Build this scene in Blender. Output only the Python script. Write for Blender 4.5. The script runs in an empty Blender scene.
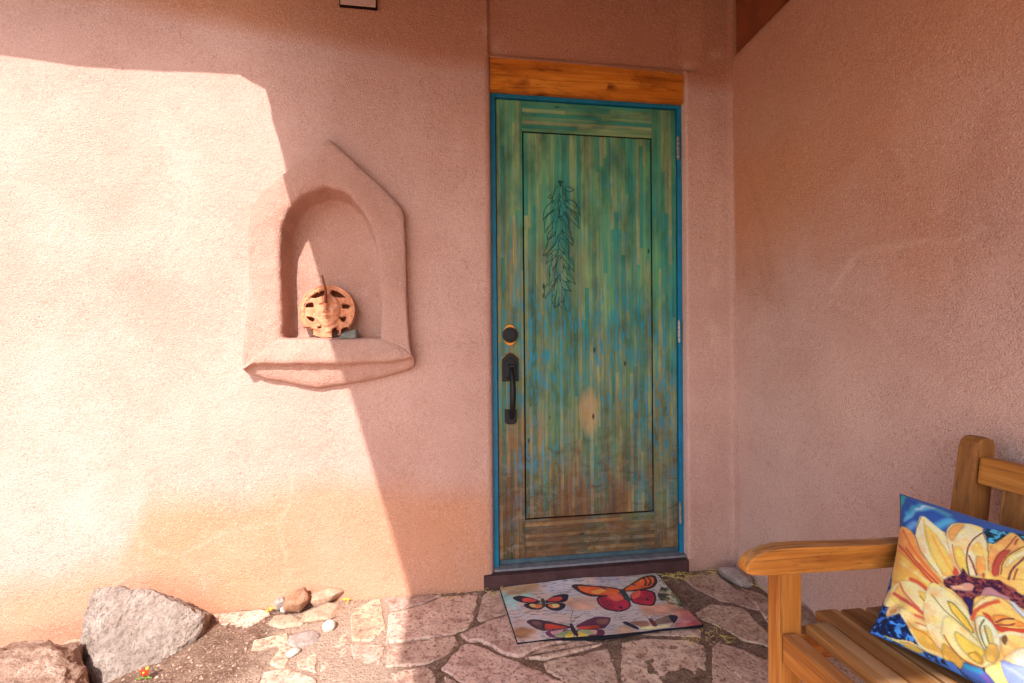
import bpy, bmesh, math, random
import numpy as np
from mathutils import Vector, Matrix, noise as mnoise

scene = bpy.context.scene
COL = scene.collection

# ------------------------------------------------------------------ camera
CAM = dict(f=442.293, loc=(-0.19687, -1.91927, 1.05217),
           r=(0.990936, -0.134096, -0.008006), u=(0.008667, 0.004345, 0.999953),
           fw=(0.134055, 0.990959, -0.005468))
cam_data = bpy.data.cameras.new("camera")
cam_data.sensor_width = 36.0
cam_data.lens = CAM['f'] / 1024.0 * 36.0
cam_data.clip_start = 0.02
cam_data.clip_end = 2000.0
cam = bpy.data.objects.new("camera", cam_data)
COL.objects.link(cam)
r_, u_, f_ = Vector(CAM['r']), Vector(CAM['u']), Vector(CAM['fw'])
mw = Matrix((r_, u_, -f_)).transposed().to_4x4()
mw.translation = Vector(CAM['loc'])
cam.matrix_world = mw
scene.camera = cam

# ------------------------------------------------------------------ sky, sun, exposure
SUN_DIR = Vector((0.274, 1.0, -1.0)).normalized()      # the way the light travels
world = bpy.data.worlds.new("World")
scene.world = world
world.use_nodes = True
wn = world.node_tree
bg = wn.nodes['Background']
sky = wn.nodes.new('ShaderNodeTexSky')
sky.sky_type = 'NISHITA'
sky.sun_disc = False
sky.sun_elevation = math.asin(-SUN_DIR.z)
sky.sun_rotation = math.radians(195.3)
sky.air_density = 1.0
sky.dust_density = 1.5
wn.links.new(sky.outputs[0], bg.inputs['Color'])
bg.inputs['Strength'].default_value = 0.145
sun_data = bpy.data.lights.new("sun", 'SUN')
sun_data.energy = 2.4
sun_data.angle = math.radians(0.5)
sun_data.color = (1.0, 0.965, 0.93)
sun = bpy.data.objects.new("sun", sun_data)
COL.objects.link(sun)
sun.rotation_euler = SUN_DIR.to_track_quat('-Z', 'Y').to_euler()
sun.location = (-3, -8, 8)
scene.view_settings.view_transform = 'Standard'
scene.view_settings.look = 'None'
scene.view_settings.gamma = 1.0
scene.view_settings.exposure = 1.58
scene.view_settings.use_curve_mapping = False

random.seed(7)
RNG = np.random.default_rng(11)

# ------------------------------------------------------------------ helpers
def s2l(c):
    out = []
    for v in c[:3]:
        v = v / 255.0
        out.append(v / 12.92 if v <= 0.04045 else ((v + 0.055) / 1.055) ** 2.4)
    return out

def tag(o, label=None, cat=None, group=None, kind=None):
    if label: o['label'] = label
    if cat: o['category'] = cat
    if group: o['group'] = group
    if kind: o['kind'] = kind
    return o

def thing(name, label, cat, loc=(0, 0, 0), group=None):
    o = bpy.data.objects.new(name, None)
    COL.objects.link(o)
    o.empty_display_size = 0.1
    o.location = loc
    return tag(o, label, cat, group)

def world_loc(o):
    v = Vector((0, 0, 0))
    while o is not None:
        v += Vector(o.location)
        o = o.parent
    return v

def link_mesh(name, me, mat, parent=None, loc=None, smooth=False):
    """mesh data is in world coordinates; it is re-based on its parent (or on loc)"""
    o = bpy.data.objects.new(name, me)
    COL.objects.link(o)
    base = Vector((0, 0, 0))
    if parent is not None:
        o.parent = parent
        base = world_loc(parent)
    if loc is not None:
        o.location = Vector(loc) - base
        base = Vector(loc)
    if base.length > 0:
        me.transform(Matrix.Translation(-base))
    mats = mat if isinstance(mat, (list, tuple)) else [mat]
    for m in mats:
        me.materials.append(m)
    if smooth:
        me.polygons.foreach_set('use_smooth', [True] * len(me.polygons))
    me.update()
    return o

def pyd(name, verts, faces, mat, parent=None, loc=None, smooth=False):
    me = bpy.data.meshes.new(name)
    me.from_pydata([tuple(v) for v in verts], [], [tuple(f) for f in faces])
    return link_mesh(name, me, mat, parent, loc, smooth)

def bmo(name, bm, mat, parent=None, loc=None, smooth=False):
    bmesh.ops.recalc_face_normals(bm, faces=bm.faces)
    me = bpy.data.meshes.new(name)
    bm.to_mesh(me)
    bm.free()
    return link_mesh(name, me, mat, parent, loc, smooth)

def add_box(bm, a, b, bevel=0.0, seg=2):
    vs = [bm.verts.new((x, y, z)) for x in (a[0], b[0]) for y in (a[1], b[1]) for z in (a[2], b[2])]
    fs = [(0, 1, 3, 2), (4, 6, 7, 5), (0, 4, 5, 1), (2, 3, 7, 6), (0, 2, 6, 4), (1, 5, 7, 3)]
    nf = [bm.faces.new([vs[i] for i in f]) for f in fs]
    if bevel > 0:
        es = list({e for f in nf for e in f.edges})
        bmesh.ops.bevel(bm, geom=es, offset=bevel, segments=seg, profile=0.6, affect='EDGES')
    return nf

def add_prism_y(bm, prof, y0, y1, bevel=0.0, seg=2):
    """closed x-z profile extruded from y0 to y1"""
    a = [bm.verts.new((x, y0, z)) for x, z in prof]
    b = [bm.verts.new((x, y1, z)) for x, z in prof]
    n = len(prof)
    fa = bm.faces.new(a)
    fb = bm.faces.new(b[::-1])
    for i in range(n):
        bm.faces.new((a[i], b[i], b[(i + 1) % n], a[(i + 1) % n]))
    if bevel > 0:
        es = list(fa.edges) + list(fb.edges)
        bmesh.ops.bevel(bm, geom=es, offset=bevel, segments=seg, profile=0.6, affect='EDGES')

def add_prism_z(bm, prof, z0, z1):
    a = [bm.verts.new((x, y, z0)) for x, y in prof]
    b = [bm.verts.new((x, y, z1)) for x, y in prof]
    n = len(prof)
    bm.faces.new(a); bm.faces.new(b[::-1])
    for i in range(n):
        bm.faces.new((a[i], b[i], b[(i + 1) % n], a[(i + 1) % n]))

def add_tube(bm, pts, rad, seg=6, squash=None, closed=False):
    """tube along pts; rad a number or one per point"""
    n = len(pts)
    P = [Vector(p) for p in pts]
    rings = []
    prev = None
    for i in range(n):
        t = (P[(i + 1) % n] - P[i - 1]) if closed else (P[min(i + 1, n - 1)] - P[max(i - 1, 0)])
        if t.length < 1e-9: t = Vector((0, 0, 1))
        t.normalize()
        ref = prev if prev is not None else (Vector((0, 1, 0)) if abs(t.y) < 0.9 else Vector((1, 0, 0)))
        a = (ref - t * ref.dot(t))
        if a.length < 1e-6: a = t.orthogonal()
        a.normalize()
        b = t.cross(a)
        prev = a
        rr = rad[i] if isinstance(rad, (list, tuple)) else rad
        rings.append([bm.verts.new(P[i] + (a * math.cos(k * 2 * math.pi / seg) + b * math.sin(k * 2 * math.pi / seg)) * rr) for k in range(seg)])
    m = n if closed else n - 1
    for i in range(m):
        A, B = rings[i], rings[(i + 1) % n]
        for k in range(seg):
            bm.faces.new((A[k], A[(k + 1) % seg], B[(k + 1) % seg], B[k]))
    if not closed:
        bm.faces.new(rings[0][::-1]); bm.faces.new(rings[-1])

def vnoise(x, y, seed=0):
    """smooth value noise on numpy arrays, 0..1"""
    rng = np.random.default_rng(seed)
    T = rng.random((256, 256))
    xi = np.floor(x).astype(int); yi = np.floor(y).astype(int)
    fx = x - xi; fy = y - yi
    fx = fx * fx * (3 - 2 * fx); fy = fy * fy * (3 - 2 * fy)
    g = lambda a, b: T[a % 256, b % 256]
    return (g(xi, yi) * (1 - fx) * (1 - fy) + g(xi + 1, yi) * fx * (1 - fy)
            + g(xi, yi + 1) * (1 - fx) * fy + g(xi + 1, yi + 1) * fx * fy)

def fbm(x, y, seed=0, oct=4):
    s = 0; a = 0.5; t = 0
    for k in range(oct):
        s = s + a * vnoise(x * 2 ** k + 17.3 * k, y * 2 ** k + 5.1 * k, seed + k)
        t += a; a *= 0.5
    return s / t

def seg_dist(X, Y, line):
    d = np.full(X.shape, 1e9)
    for (ax, ay), (bx, by) in zip(line[:-1], line[1:]):
        vx, vy = bx - ax, by - ay
        t = np.clip(((X - ax) * vx + (Y - ay) * vy) / (vx * vx + vy * vy + 1e-12), 0, 1)
        d = np.minimum(d, np.hypot(X - ax - t * vx, Y - ay - t * vy))
    return d

def in_poly(X, Y, poly):
    c = np.zeros(X.shape, bool)
    n = len(poly)
    for i in range(n):
        x1, y1 = poly[i]; x2, y2 = poly[(i + 1) % n]
        if y1 == y2: continue
        k = ((y1 > Y) != (y2 > Y)) & (X < (x2 - x1) * (Y - y1) / (y2 - y1) + x1)
        c ^= k
    return c

def smooth_poly(p, it=2, r=0.14, closed=True):
    for _ in range(it):
        q = []
        n = len(p)
        for i in range(n if closed else n - 1):
            a, b = p[i], p[(i + 1) % n]
            q.append((a[0] * (1 - r) + b[0] * r, a[1] * (1 - r) + b[1] * r))
            q.append((a[0] * r + b[0] * (1 - r), a[1] * r + b[1] * (1 - r)))
        if not closed: q = [p[0]] + q + [p[-1]]
        p = q
    return p

def set_color(me, name, rgb):
    n = len(me.vertices)
    at = me.color_attributes.new(name, 'FLOAT_COLOR', 'POINT')
    a = np.ones((n, 4), np.float32)
    a[:, :3] = rgb
    at.data.foreach_set('color', a.ravel())

# ------------------------------------------------------------------ node helpers
class NT:
    def __init__(self, name, rough=0.8, spec=0.3):
        self.m = bpy.data.materials.new(name)
        self.m.use_nodes = True
        self.t = self.m.node_tree
        self.b = self.t.nodes['Principled BSDF']
        self.b.inputs['Roughness'].default_value = rough
        self.b.inputs['Specular IOR Level'].default_value = spec
        self.tc = self.t.nodes.new('ShaderNodeTexCoord')
    def n(self, typ, **kw):
        nd = self.t.nodes.new(typ)
        for k, v in kw.items(): setattr(nd, k, v)
        return nd
    def L(self, a, b): self.t.links.new(a, b)
    def put(self, sock, v):
        if hasattr(v, 'is_linked') or isinstance(v, bpy.types.NodeSocket): self.L(v, sock)
        else: sock.default_value = v
    def math(self, op, a, b=None, c=None, clamp=False):
        nd = self.n('ShaderNodeMath', operation=op, use_clamp=clamp)
        self.put(nd.inputs[0], a)
        if b is not None: self.put(nd.inputs[1], b)
        if c is not None: self.put(nd.inputs[2], c)
        return nd.outputs[0]
    def mapping(self, scale=(1, 1, 1), loc=(0, 0, 0), rot=(0, 0, 0), src=None):
        nd = self.n('ShaderNodeMapping')
        nd.inputs['Scale'].default_value = scale
        nd.inputs['Location'].default_value = loc
        nd.inputs['Rotation'].default_value = rot
        self.L(src or self.tc.outputs['Object'], nd.inputs['Vector'])
        return nd.outputs[0]
    def noise(self, scale, detail=4, rough=0.55, vec=None, dist=0.0):
        nd = self.n('ShaderNodeTexNoise')
        nd.inputs['Scale'].default_value = scale
        nd.inputs['Detail'].default_value = detail
        nd.inputs['Roughness'].default_value = rough
        nd.inputs['Distortion'].default_value = dist
        self.L(vec or self.tc.outputs['Object'], nd.inputs['Vector'])
        return nd.outputs['Fac']
    def voronoi(self, scale, vec=None, feature='F1', out='Distance'):
        nd = self.n('ShaderNodeTexVoronoi', feature=feature)
        nd.inputs['Scale'].default_value = scale
        self.L(vec or self.tc.outputs['Object'], nd.inputs['Vector'])
        return nd.outputs[out]
    def ramp(self, fac, stops, interp='LINEAR'):
        nd = self.n('ShaderNodeValToRGB')
        cr = nd.color_ramp
        cr.interpolation = interp
        while len(cr.elements) > 1: cr.elements.remove(cr.elements[-1])
        for i, (p, c) in enumerate(stops):
            e = cr.elements[0] if i == 0 else cr.elements.new(p)
            e.position = p
            c = c if isinstance(c, (tuple, list)) else (c, c, c)
            e.color = (*c[:3], 1)
        self.put(nd.inputs[0], fac)
        return nd.outputs[0]
    def mix(self, fac, a, b, mode='MIX'):
        nd = self.n('ShaderNodeMix', data_type='RGBA', blend_type=mode)
        self.put(nd.inputs[0], fac)
        for s, v in ((nd.inputs[6], a), (nd.inputs[7], b)):
            if isinstance(v, (tuple, list)): s.default_value = (*v[:3], 1)
            else: self.L(v, s)
        return nd.outputs[2]
    def attr(self, name):
        return self.n('ShaderNodeAttribute', attribute_name=name)
    def sep(self, v):
        nd = self.n('ShaderNodeSeparateXYZ'); self.L(v, nd.inputs[0]); return nd.outputs
    def color(self, c):
        if isinstance(c, (tuple, list)): self.b.inputs['Base Color'].default_value = (*c[:3], 1)
        else: self.L(c, self.b.inputs['Base Color'])
    def bump(self, h, strength=0.5, dist=0.01, prev=None):
        nd = self.n('ShaderNodeBump')
        nd.inputs['Strength'].default_value = strength
        nd.inputs['Distance'].default_value = dist
        self.put(nd.inputs['Height'], h)
        if prev is not None: self.L(prev, nd.inputs['Normal'])
        self.L(nd.outputs[0], self.b.inputs['Normal'])
        return nd.outputs[0]

# ------------------------------------------------------------------ traced shapes, in metres or in thousandths of a sheet
PIL = {'BL': [0.66, -1.11, 0.435], 'd': [0.10353, -0.38637, 0.0], 'U': [0.202, 0.11355, 0.239]}
PILLOW_ART = [('st',[(68,836),(116,926),(182,942),(251,910)],(70,170,205),6),('st',[(52,778),(110,878),(184,930)],(110,190,225),4),('st',[(110,882),(150,934),(182,936)],(200,220,235),3),('st',[(208,772),(240,828),(273,862)],(90,185,225),7),('st',[(80,719),(108,770)],(110,170,220),6),('po',[(0,1000),(46,996),(32,922),(12,848)],(60,165,170),0),('sp',[(397,890),(481,916),(613,950),(627,866),(549,840),(431,768)],(25,75,105),0),('sp',[(56,114),(126,148),(200,50),(261,22),(405,52),(234,0),(0,0)],(15,55,130),0),('po',[(4,741),(68,721),(106,699),(146,611),(218,479),(281,425),(257,353),(182,373),(100,417),(6,461),(6,639)],(238,160,92),0),('po',[(6,567),(80,523),(172,443),(255,365),(289,297),(214,317),(128,351),(24,327)],(240,200,100),0),('st',[(44,705),(98,605),(172,511),(265,423)],(232,120,70),2.2),('st',[(28,599),(122,507),(222,413),(275,377)],(205,75,50),1.8),('st',[(78,579),(166,481),(259,407)],(190,60,45),1.3),('st',[(58,477),(150,427),(226,389)],(245,225,160),2.5),('po',[(140,852),(110,715),(142,609),(190,533),(246,473),(289,437),(321,487),(349,523),(311,607),(285,675),(263,743),(208,792)],(236,230,196),0),('po',[(158,778),(180,667),(224,561),(287,461),(331,513),(281,625),(228,711),(182,764)],(244,208,112),0),('st',[(154,808),(170,677),(218,559),(277,469)],(215,190,90),1.2),('st',[(146,838),(110,715),(142,609),(190,533),(246,473)],(120,110,90),0.6),('st',[(190,745),(246,613),(311,509)],(240,170,80),1.5),('po',[(261,741),(263,820),(297,866),(359,894),(401,886),(403,850),(427,760),(443,605),(423,555),(379,529),(339,535),(299,597)],(234,226,186),0),('po',[(265,752),(277,828),(337,884),(307,776),(291,705)],(232,168,98),0),('po',[(303,679),(327,693),(355,629),(373,533),(343,545),(315,591)],(240,222,110),0),('po',[(401,549),(389,649),(401,679),(423,677),(433,599),(423,559)],(236,168,92),0),('po',[(371,719),(391,772),(411,725),(421,675),(389,665)],(242,214,130),0),('st',[(373,533),(359,599),(355,685),(367,768),(401,844)],(110,50,50),1.0),('st',[(401,549),(383,607),(365,651)],(130,50,50),1.2),('st',[(343,529),(307,601),(295,691)],(190,110,60),0.8),('st',[(427,760),(439,679),(441,603)],(120,100,80),0.6),('st',[(401,886),(401,844),(429,766)],(90,90,90),0.6),('st',[(261,741),(263,820),(297,866),(359,894)],(120,90,60),0.5),('po',[(443,589),(433,756),(457,802),(485,884),(499,928),(543,876),(561,848),(507,760),(483,681),(479,583),(451,565)],(236,172,104),0),('po',[(451,573),(457,689),(481,762),(509,786),(487,691),(481,591)],(200,82,66),0),('st',[(459,645),(465,709),(501,816),(515,898)],(150,70,50),0.8),('st',[(517,828),(523,880)],(170,80,60),1.2),('po',[(479,583),(483,681),(507,760),(549,830),(659,884),(709,713),(517,589)],(245,206,118),0),('po',[(497,637),(507,735),(551,814),(629,850),(539,756)],(238,228,180),0),('st',[(513,587),(521,659),(555,758)],(110,50,60),1.2),('st',[(531,599),(539,671)],(150,70,50),1.0),('st',[(487,603),(487,685),(511,762),(549,830)],(130,70,50),0.7),('po',[(6,230),(78,349),(148,371),(216,349),(287,279),(317,248),(335,102),(265,108),(198,108),(128,166),(30,170)],(238,222,166),0),('po',[(66,253),(88,335),(118,275),(160,232),(116,228)],(244,190,110),0),('po',[(184,325),(220,321),(267,244),(297,150),(255,224),(206,285)],(246,206,92),0),('po',[(60,234),(132,234),(212,200),(281,146),(196,172),(98,198)],(245,214,130),0),('st',[(136,379),(176,375),(228,341),(285,285)],(212,84,58),3.2),('st',[(232,389),(259,335),(285,285)],(200,70,60),2.2),('st',[(88,335),(124,277),(200,222)],(210,100,70),1.4),('st',[(72,261),(132,240),(200,214),(259,178),(307,132)],(205,75,65),2.6),('st',[(190,176),(240,176),(299,146)],(215,95,70),2.0),('st',[(194,293),(240,259),(279,204),(313,124)],(130,90,60),0.8),('st',[(194,138),(244,138),(289,146)],(225,130,90),1.4),('po',[(56,114),(58,166),(88,188),(118,184),(128,160),(114,140),(78,116)],(240,216,170),0),('po',[(66,160),(96,176),(106,158),(80,142)],(232,175,100),0),('po',[(126,156),(144,158),(194,104),(240,120),(299,138),(327,114),(331,32),(257,24),(216,40),(186,84)],(214,172,80),0),('st',[(130,158),(170,110),(196,58),(226,24),(319,34)],(238,225,165),2.2),('st',[(198,100),(242,102),(277,80),(315,58)],(190,140,60),1.2),('st',[(144,158),(194,110),(240,120),(299,138),(319,120)],(240,230,180),1.8),('po',[(50,12),(112,14),(160,34),(194,34),(234,20),(218,8),(158,4),(118,4)],(238,222,150),0),('po',[(140,4),(184,16),(230,16),(206,2),(158,0)],(224,190,80),0),('st',[(134,12),(180,24),(230,18)],(150,110,70),0.7),('po',[(275,435),(305,483),(341,511),(345,567),(369,521),(423,539),(485,569),(493,553),(535,537),(567,525),(647,563),(649,487),(571,447),(525,475),(489,481),(455,507),(431,485),(421,435),(399,407),(403,297),(393,285),(385,341),(357,373),(323,403),(289,405)],(104,44,54),0),('po',[(301,419),(341,447),(365,485),(397,485),(391,441),(349,419),(331,401)],(208,156,146),0),('po',[(421,435),(431,485),(455,507),(489,487),(525,489),(523,471),(457,459)],(192,136,142),0),('po',[(357,373),(399,407),(403,305),(393,285),(383,347)],(50,34,88),0),('po',[(321,409),(375,427),(415,461),(399,407),(357,373)],(70,34,72),0),('po',[(367,511),(419,533),(427,489),(401,495)],(140,62,62),0),('st',[(489,551),(511,543),(535,537)],(130,50,60),3),('po',[(421,575),(431,565),(427,541)],(220,90,60),0),('po',[(311,501),(313,557),(335,523),(327,495)],(216,84,66),0),('po',[(232,411),(285,395),(325,381),(367,351),(393,299),(413,251),(429,174),(445,128),(391,46),(285,54),(224,172),(214,325)],(230,224,178),0),('po',[(307,327),(329,327),(387,273),(423,200),(383,224),(325,281)],(226,192,76),0),('st',[(307,327),(329,327),(387,273),(423,200),(383,224),(325,281),(307,327)],(110,100,50),0.6),('st',[(244,327),(299,265),(355,238),(417,190),(433,166)],(140,130,80),1.0),('po',[(301,248),(299,124),(335,90),(375,56),(439,62),(485,112),(501,162),(459,148),(411,194),(355,228)],(232,222,164),0),('po',[(347,182),(401,160),(459,148),(433,86),(395,86),(357,122)],(234,206,92),0),('st',[(397,88),(361,120),(347,158),(351,184),(385,172)],(190,175,120),0.8),('st',[(311,130),(335,90),(375,56),(439,62)],(170,90,50),1.2),('po',[(395,100),(423,128),(451,102),(435,70),(401,80)],(206,160,60),0),('po',[(407,281),(403,353),(419,413),(457,459),(499,465),(539,445),(571,407),(601,383),(601,353),(497,271),(437,335)],(245,198,112),0),('po',[(405,347),(423,415),(459,459),(491,467),(445,409),(419,349)],(236,228,180),0),('st',[(405,279),(409,329),(441,393),(487,441)],(214,90,60),2.4),('po',[(433,345),(457,349),(483,301),(529,319),(595,361),(595,341),(497,271),(459,309)],(216,80,50),0),('po',[(465,347),(511,379),(557,377),(593,371),(529,329),(483,313)],(240,150,70),0),('st',[(483,319),(511,359),(541,379)],(120,60,50),1.0),('st',[(487,309),(529,333),(543,355)],(150,70,60),1.0),('po',[(523,467),(537,471),(573,435),(615,419),(615,387),(571,407),(539,431)],(206,216,222),0),('st',[(459,459),(499,469),(539,445),(571,407)],(150,130,110),0.6),('po',[(413,279),(429,323),(467,311),(491,273),(505,216),(501,166),(465,148),(453,148),(425,210)],(224,230,200),0),('st',[(463,150),(439,208),(431,255),(443,305)],(90,95,60),0.9),('st',[(477,170),(457,220),(447,273)],(110,110,60),0.9),('po',[(449,285),(467,269),(483,196),(473,188),(457,232)],(222,206,120),0),('st',[(413,279),(425,210),(453,146)],(130,120,80),0.7),('po',[(469,196),(493,208),(501,162),(485,112),(457,102),(449,136)],(216,172,88),0),('po',[(499,257),(525,295),(585,321),(623,313),(579,242),(541,180),(513,154)],(242,214,140),0),('st',[(499,257),(525,295),(579,317)],(235,238,225),2.0),('po',[(503,248),(515,277),(525,259),(517,220),(509,230)],(130,90,60),0),('po',[(511,146),(547,220),(585,261),(623,251),(621,180),(539,148)],(242,236,206),0),('po',[(501,132),(515,146),(539,148),(585,164),(649,138),(639,52),(519,48),(505,98)],(142,158,214),0),('st',[(513,120),(539,120),(571,108)],(165,175,222),2.5),('po',[(441,62),(485,112),(499,94),(523,50),(531,20),(493,2),(477,28)],(240,220,140),0),('st',[(499,126),(505,88),(519,52)],(220,200,110),0.8),('po',[(373,38),(435,58),(461,48),(479,24),(453,0),(357,6)],(58,96,178),0),('st',[(433,44),(451,32),(457,16)],(120,90,170),4),('st',[(379,38),(409,42),(433,48)],(50,150,190),3),('po',[(303,100),(335,84),(375,56),(377,40),(361,14),(341,30),(299,20)],(210,164,72),0)]
FLOWER_FILL = [(4, 713), (76, 701), (136, 671), (142, 827), (208, 791), (270, 747), (278, 847), (406, 863), (428, 759), (492, 901), (547, 843), (787, 653), (775, 176), (553, 52), (492, 40), (384, 130), (296, 78), (194, 138), (116, 202), (58, 218), (6, 498)]
MAT_CORNERS = [[0.0175, -0.4258], [0.694, -0.4298], [0.6909, -0.0539], [-0.0069, -0.0777]]
MAT_ART = [('pa',[(0,1000),(127,1041),(148,699),(23,514)],(150,200,195),0),('pa',[(12,996),(189,1041),(235,914),(43,815)],(190,140,90),0),('pa',[(2,521),(67,499),(67,40),(2,14)],(205,165,150),0),('pa',[(-9,153),(71,161),(87,35),(0,0)],(150,100,60),0),('pa',[(363,627),(524,613),(517,430),(394,397),(340,485)],(222,160,130),0),('pa',[(574,715),(890,970),(994,979),(841,770)],(165,170,120),0),('sp2',[(994,979),(1003,60),(907,281),(882,539),(973,728)],(120,115,100),0),('pa',[(747,396),(932,450),(997,222),(761,221)],(215,150,120),0),('pa',[(931,240),(1045,242),(1005,-1),(854,23)],(205,110,110),0),('pa',[(948,106),(1017,103),(1005,-1),(932,18)],(165,60,60),0),('pa',[(522,127),(610,119),(599,-15),(521,-24)],(190,150,120),0),('po',[(49,773),(92,801),(139,754),(200,653),(202,607),(144,614),(103,640),(72,686)],(35,25,40),0),('po',[(102,725),(136,735),(192,651),(146,630),(103,664)],(215,70,65),0),('po',[(100,622),(145,626),(210,597),(208,517),(177,481),(130,503),(104,562)],(35,25,40),0),('po',[(128,607),(205,582),(201,530),(167,512),(133,553)],(222,130,70),0),('po',[(132,606),(164,605),(172,551),(142,538)],(235,200,120),0),('po',[(225,627),(284,729),(342,765),(390,754),(360,631),(323,595),(267,609),(229,598)],(35,25,40),0),('po',[(234,637),(280,701),(335,720),(336,668),(306,625)],(215,70,65),0),('po',[(219,582),(266,602),(338,591),(330,512),(287,453),(245,460),(218,525)],(35,25,40),0),('po',[(229,574),(304,585),(298,515),(251,499)],(222,130,70),0),('po',[(256,582),(296,581),(294,523),(260,512)],(236,205,130),0),('po',[(212,700),(232,693),(223,546),(207,521),(203,611)],(60,65,45),0),('po',[(74,308),(117,341),(168,311),(253,238),(310,188),(295,158),(239,145),(155,119),(116,180)],(75,40,50),0),('po',[(105,305),(159,293),(156,173),(125,197)],(110,75,75),0),('po',[(172,252),(236,213),(297,171),(241,158),(164,135)],(205,65,45),0),('po',[(155,119),(295,158),(303,-5),(239,-17),(178,11),(155,64)],(110,50,85),0),('po',[(180,108),(237,134),(265,141),(228,75),(191,48)],(215,160,165),0),('po',[(183,41),(292,143),(291,58),(229,4)],(160,175,125),0),('po',[(235,-1),(297,132),(297,-3)],(228,200,85),0),('po',[(335,207),(420,295),(476,324),(550,282),(517,190),(475,116),(435,116),(334,156)],(90,40,65),0),('po',[(451,281),(532,270),(508,193),(456,184)],(120,75,70),0),('po',[(340,177),(449,186),(456,149),(428,122),(339,141)],(205,65,40),0),('po',[(327,151),(436,120),(463,90),(458,25),(433,-16),(368,-20),(308,-4)],(110,45,75),0),('po',[(330,132),(430,99),(411,20),(328,16)],(170,180,135),0),('po',[(393,109),(431,99),(411,20),(395,16)],(220,170,165),0),('po',[(323,106),(368,16),(369,-16),(309,-5)],(228,200,85),0),('po',[(305,244),(324,227),(323,39),(306,-10),(295,69)],(45,25,50),0),('st',[(319,235),(349,312),(403,383)],(90,70,60),0.5),('st',[(313,237),(337,365),(362,461)],(90,70,60),0.5),('po',[(420,887),(452,916),(528,871),(620,818),(710,737),(697,639),(604,608),(499,665),(453,762)],(60,25,30),0),('po',[(456,884),(524,851),(616,798),(697,723),(691,655),(610,635),(513,695),(467,788)],(218,95,45),0),('po',[(514,748),(585,784),(631,739),(546,678)],(235,150,70),0),('po',[(716,726),(810,825),(897,942),(984,952),(968,810),(910,693),(826,661),(725,664)],(60,25,30),0),('po',[(727,713),(805,802),(893,905),(960,921),(948,817),(899,726),(835,696),(734,682)],(222,95,40),0),('st',[(896,897),(899,833),(868,751)],(40,20,25),1.6),('st',[(926,903),(930,823),(886,745)],(40,20,25),1.6),('st',[(598,804),(617,758)],(50,40,90),2.0),('st',[(796,805),(811,770)],(50,40,90),2.0),('po',[(534,639),(612,648),(691,595),(714,445),(673,359),(607,340),(541,411),(520,524)],(50,18,35),0),('po',[(540,618),(608,627),(683,578),(703,449),(672,380),(612,364),(550,429),(530,526)],(180,32,62),0),('po',[(740,616),(835,696),(897,630),(879,503),(825,363),(767,390),(712,454)],(50,18,35),0),('po',[(746,606),(828,669),(883,611),(867,507),(823,389),(773,415),(722,473)],(180,32,62),0),('po',[(589,644),(700,652),(691,534),(627,507)],(215,90,70),0),('po',[(752,641),(825,676),(791,558),(729,508)],(215,90,70),0),('st',[(566,601),(565,425)],(60,15,35),0.8),('st',[(581,582),(579,408)],(60,15,35),0.8),('st',[(596,549),(593,385)],(60,15,35),0.8),('st',[(554,605),(553,468)],(60,15,35),0.8),('st',[(633,417),(637,398)],(20,20,40),2.5),('st',[(816,495),(817,481)],(20,20,40),2.5),('po',[(698,726),(728,716),(727,509),(699,469),(685,527)],(50,62,62),0),('po',[(582,184),(614,187),(654,72),(649,22),(618,66)],(30,36,60),0),('po',[(615,175),(729,148),(725,64),(664,69)],(165,115,95),0),('po',[(754,131),(863,201),(883,195),(863,72),(756,62)],(140,115,100),0),('po',[(864,212),(916,191),(899,127),(856,56),(851,87)],(25,34,62),0),('po',[(647,36),(677,72),(736,50),(850,49),(813,14),(728,19)],(226,215,150),0),('po',[(736,172),(761,165),(763,43),(733,39)],(110,45,40),0),('st',[(743,169),(740,235)],(90,70,60),0.5),('st',[(755,166),(794,232)],(90,70,60),0.5)]
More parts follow.
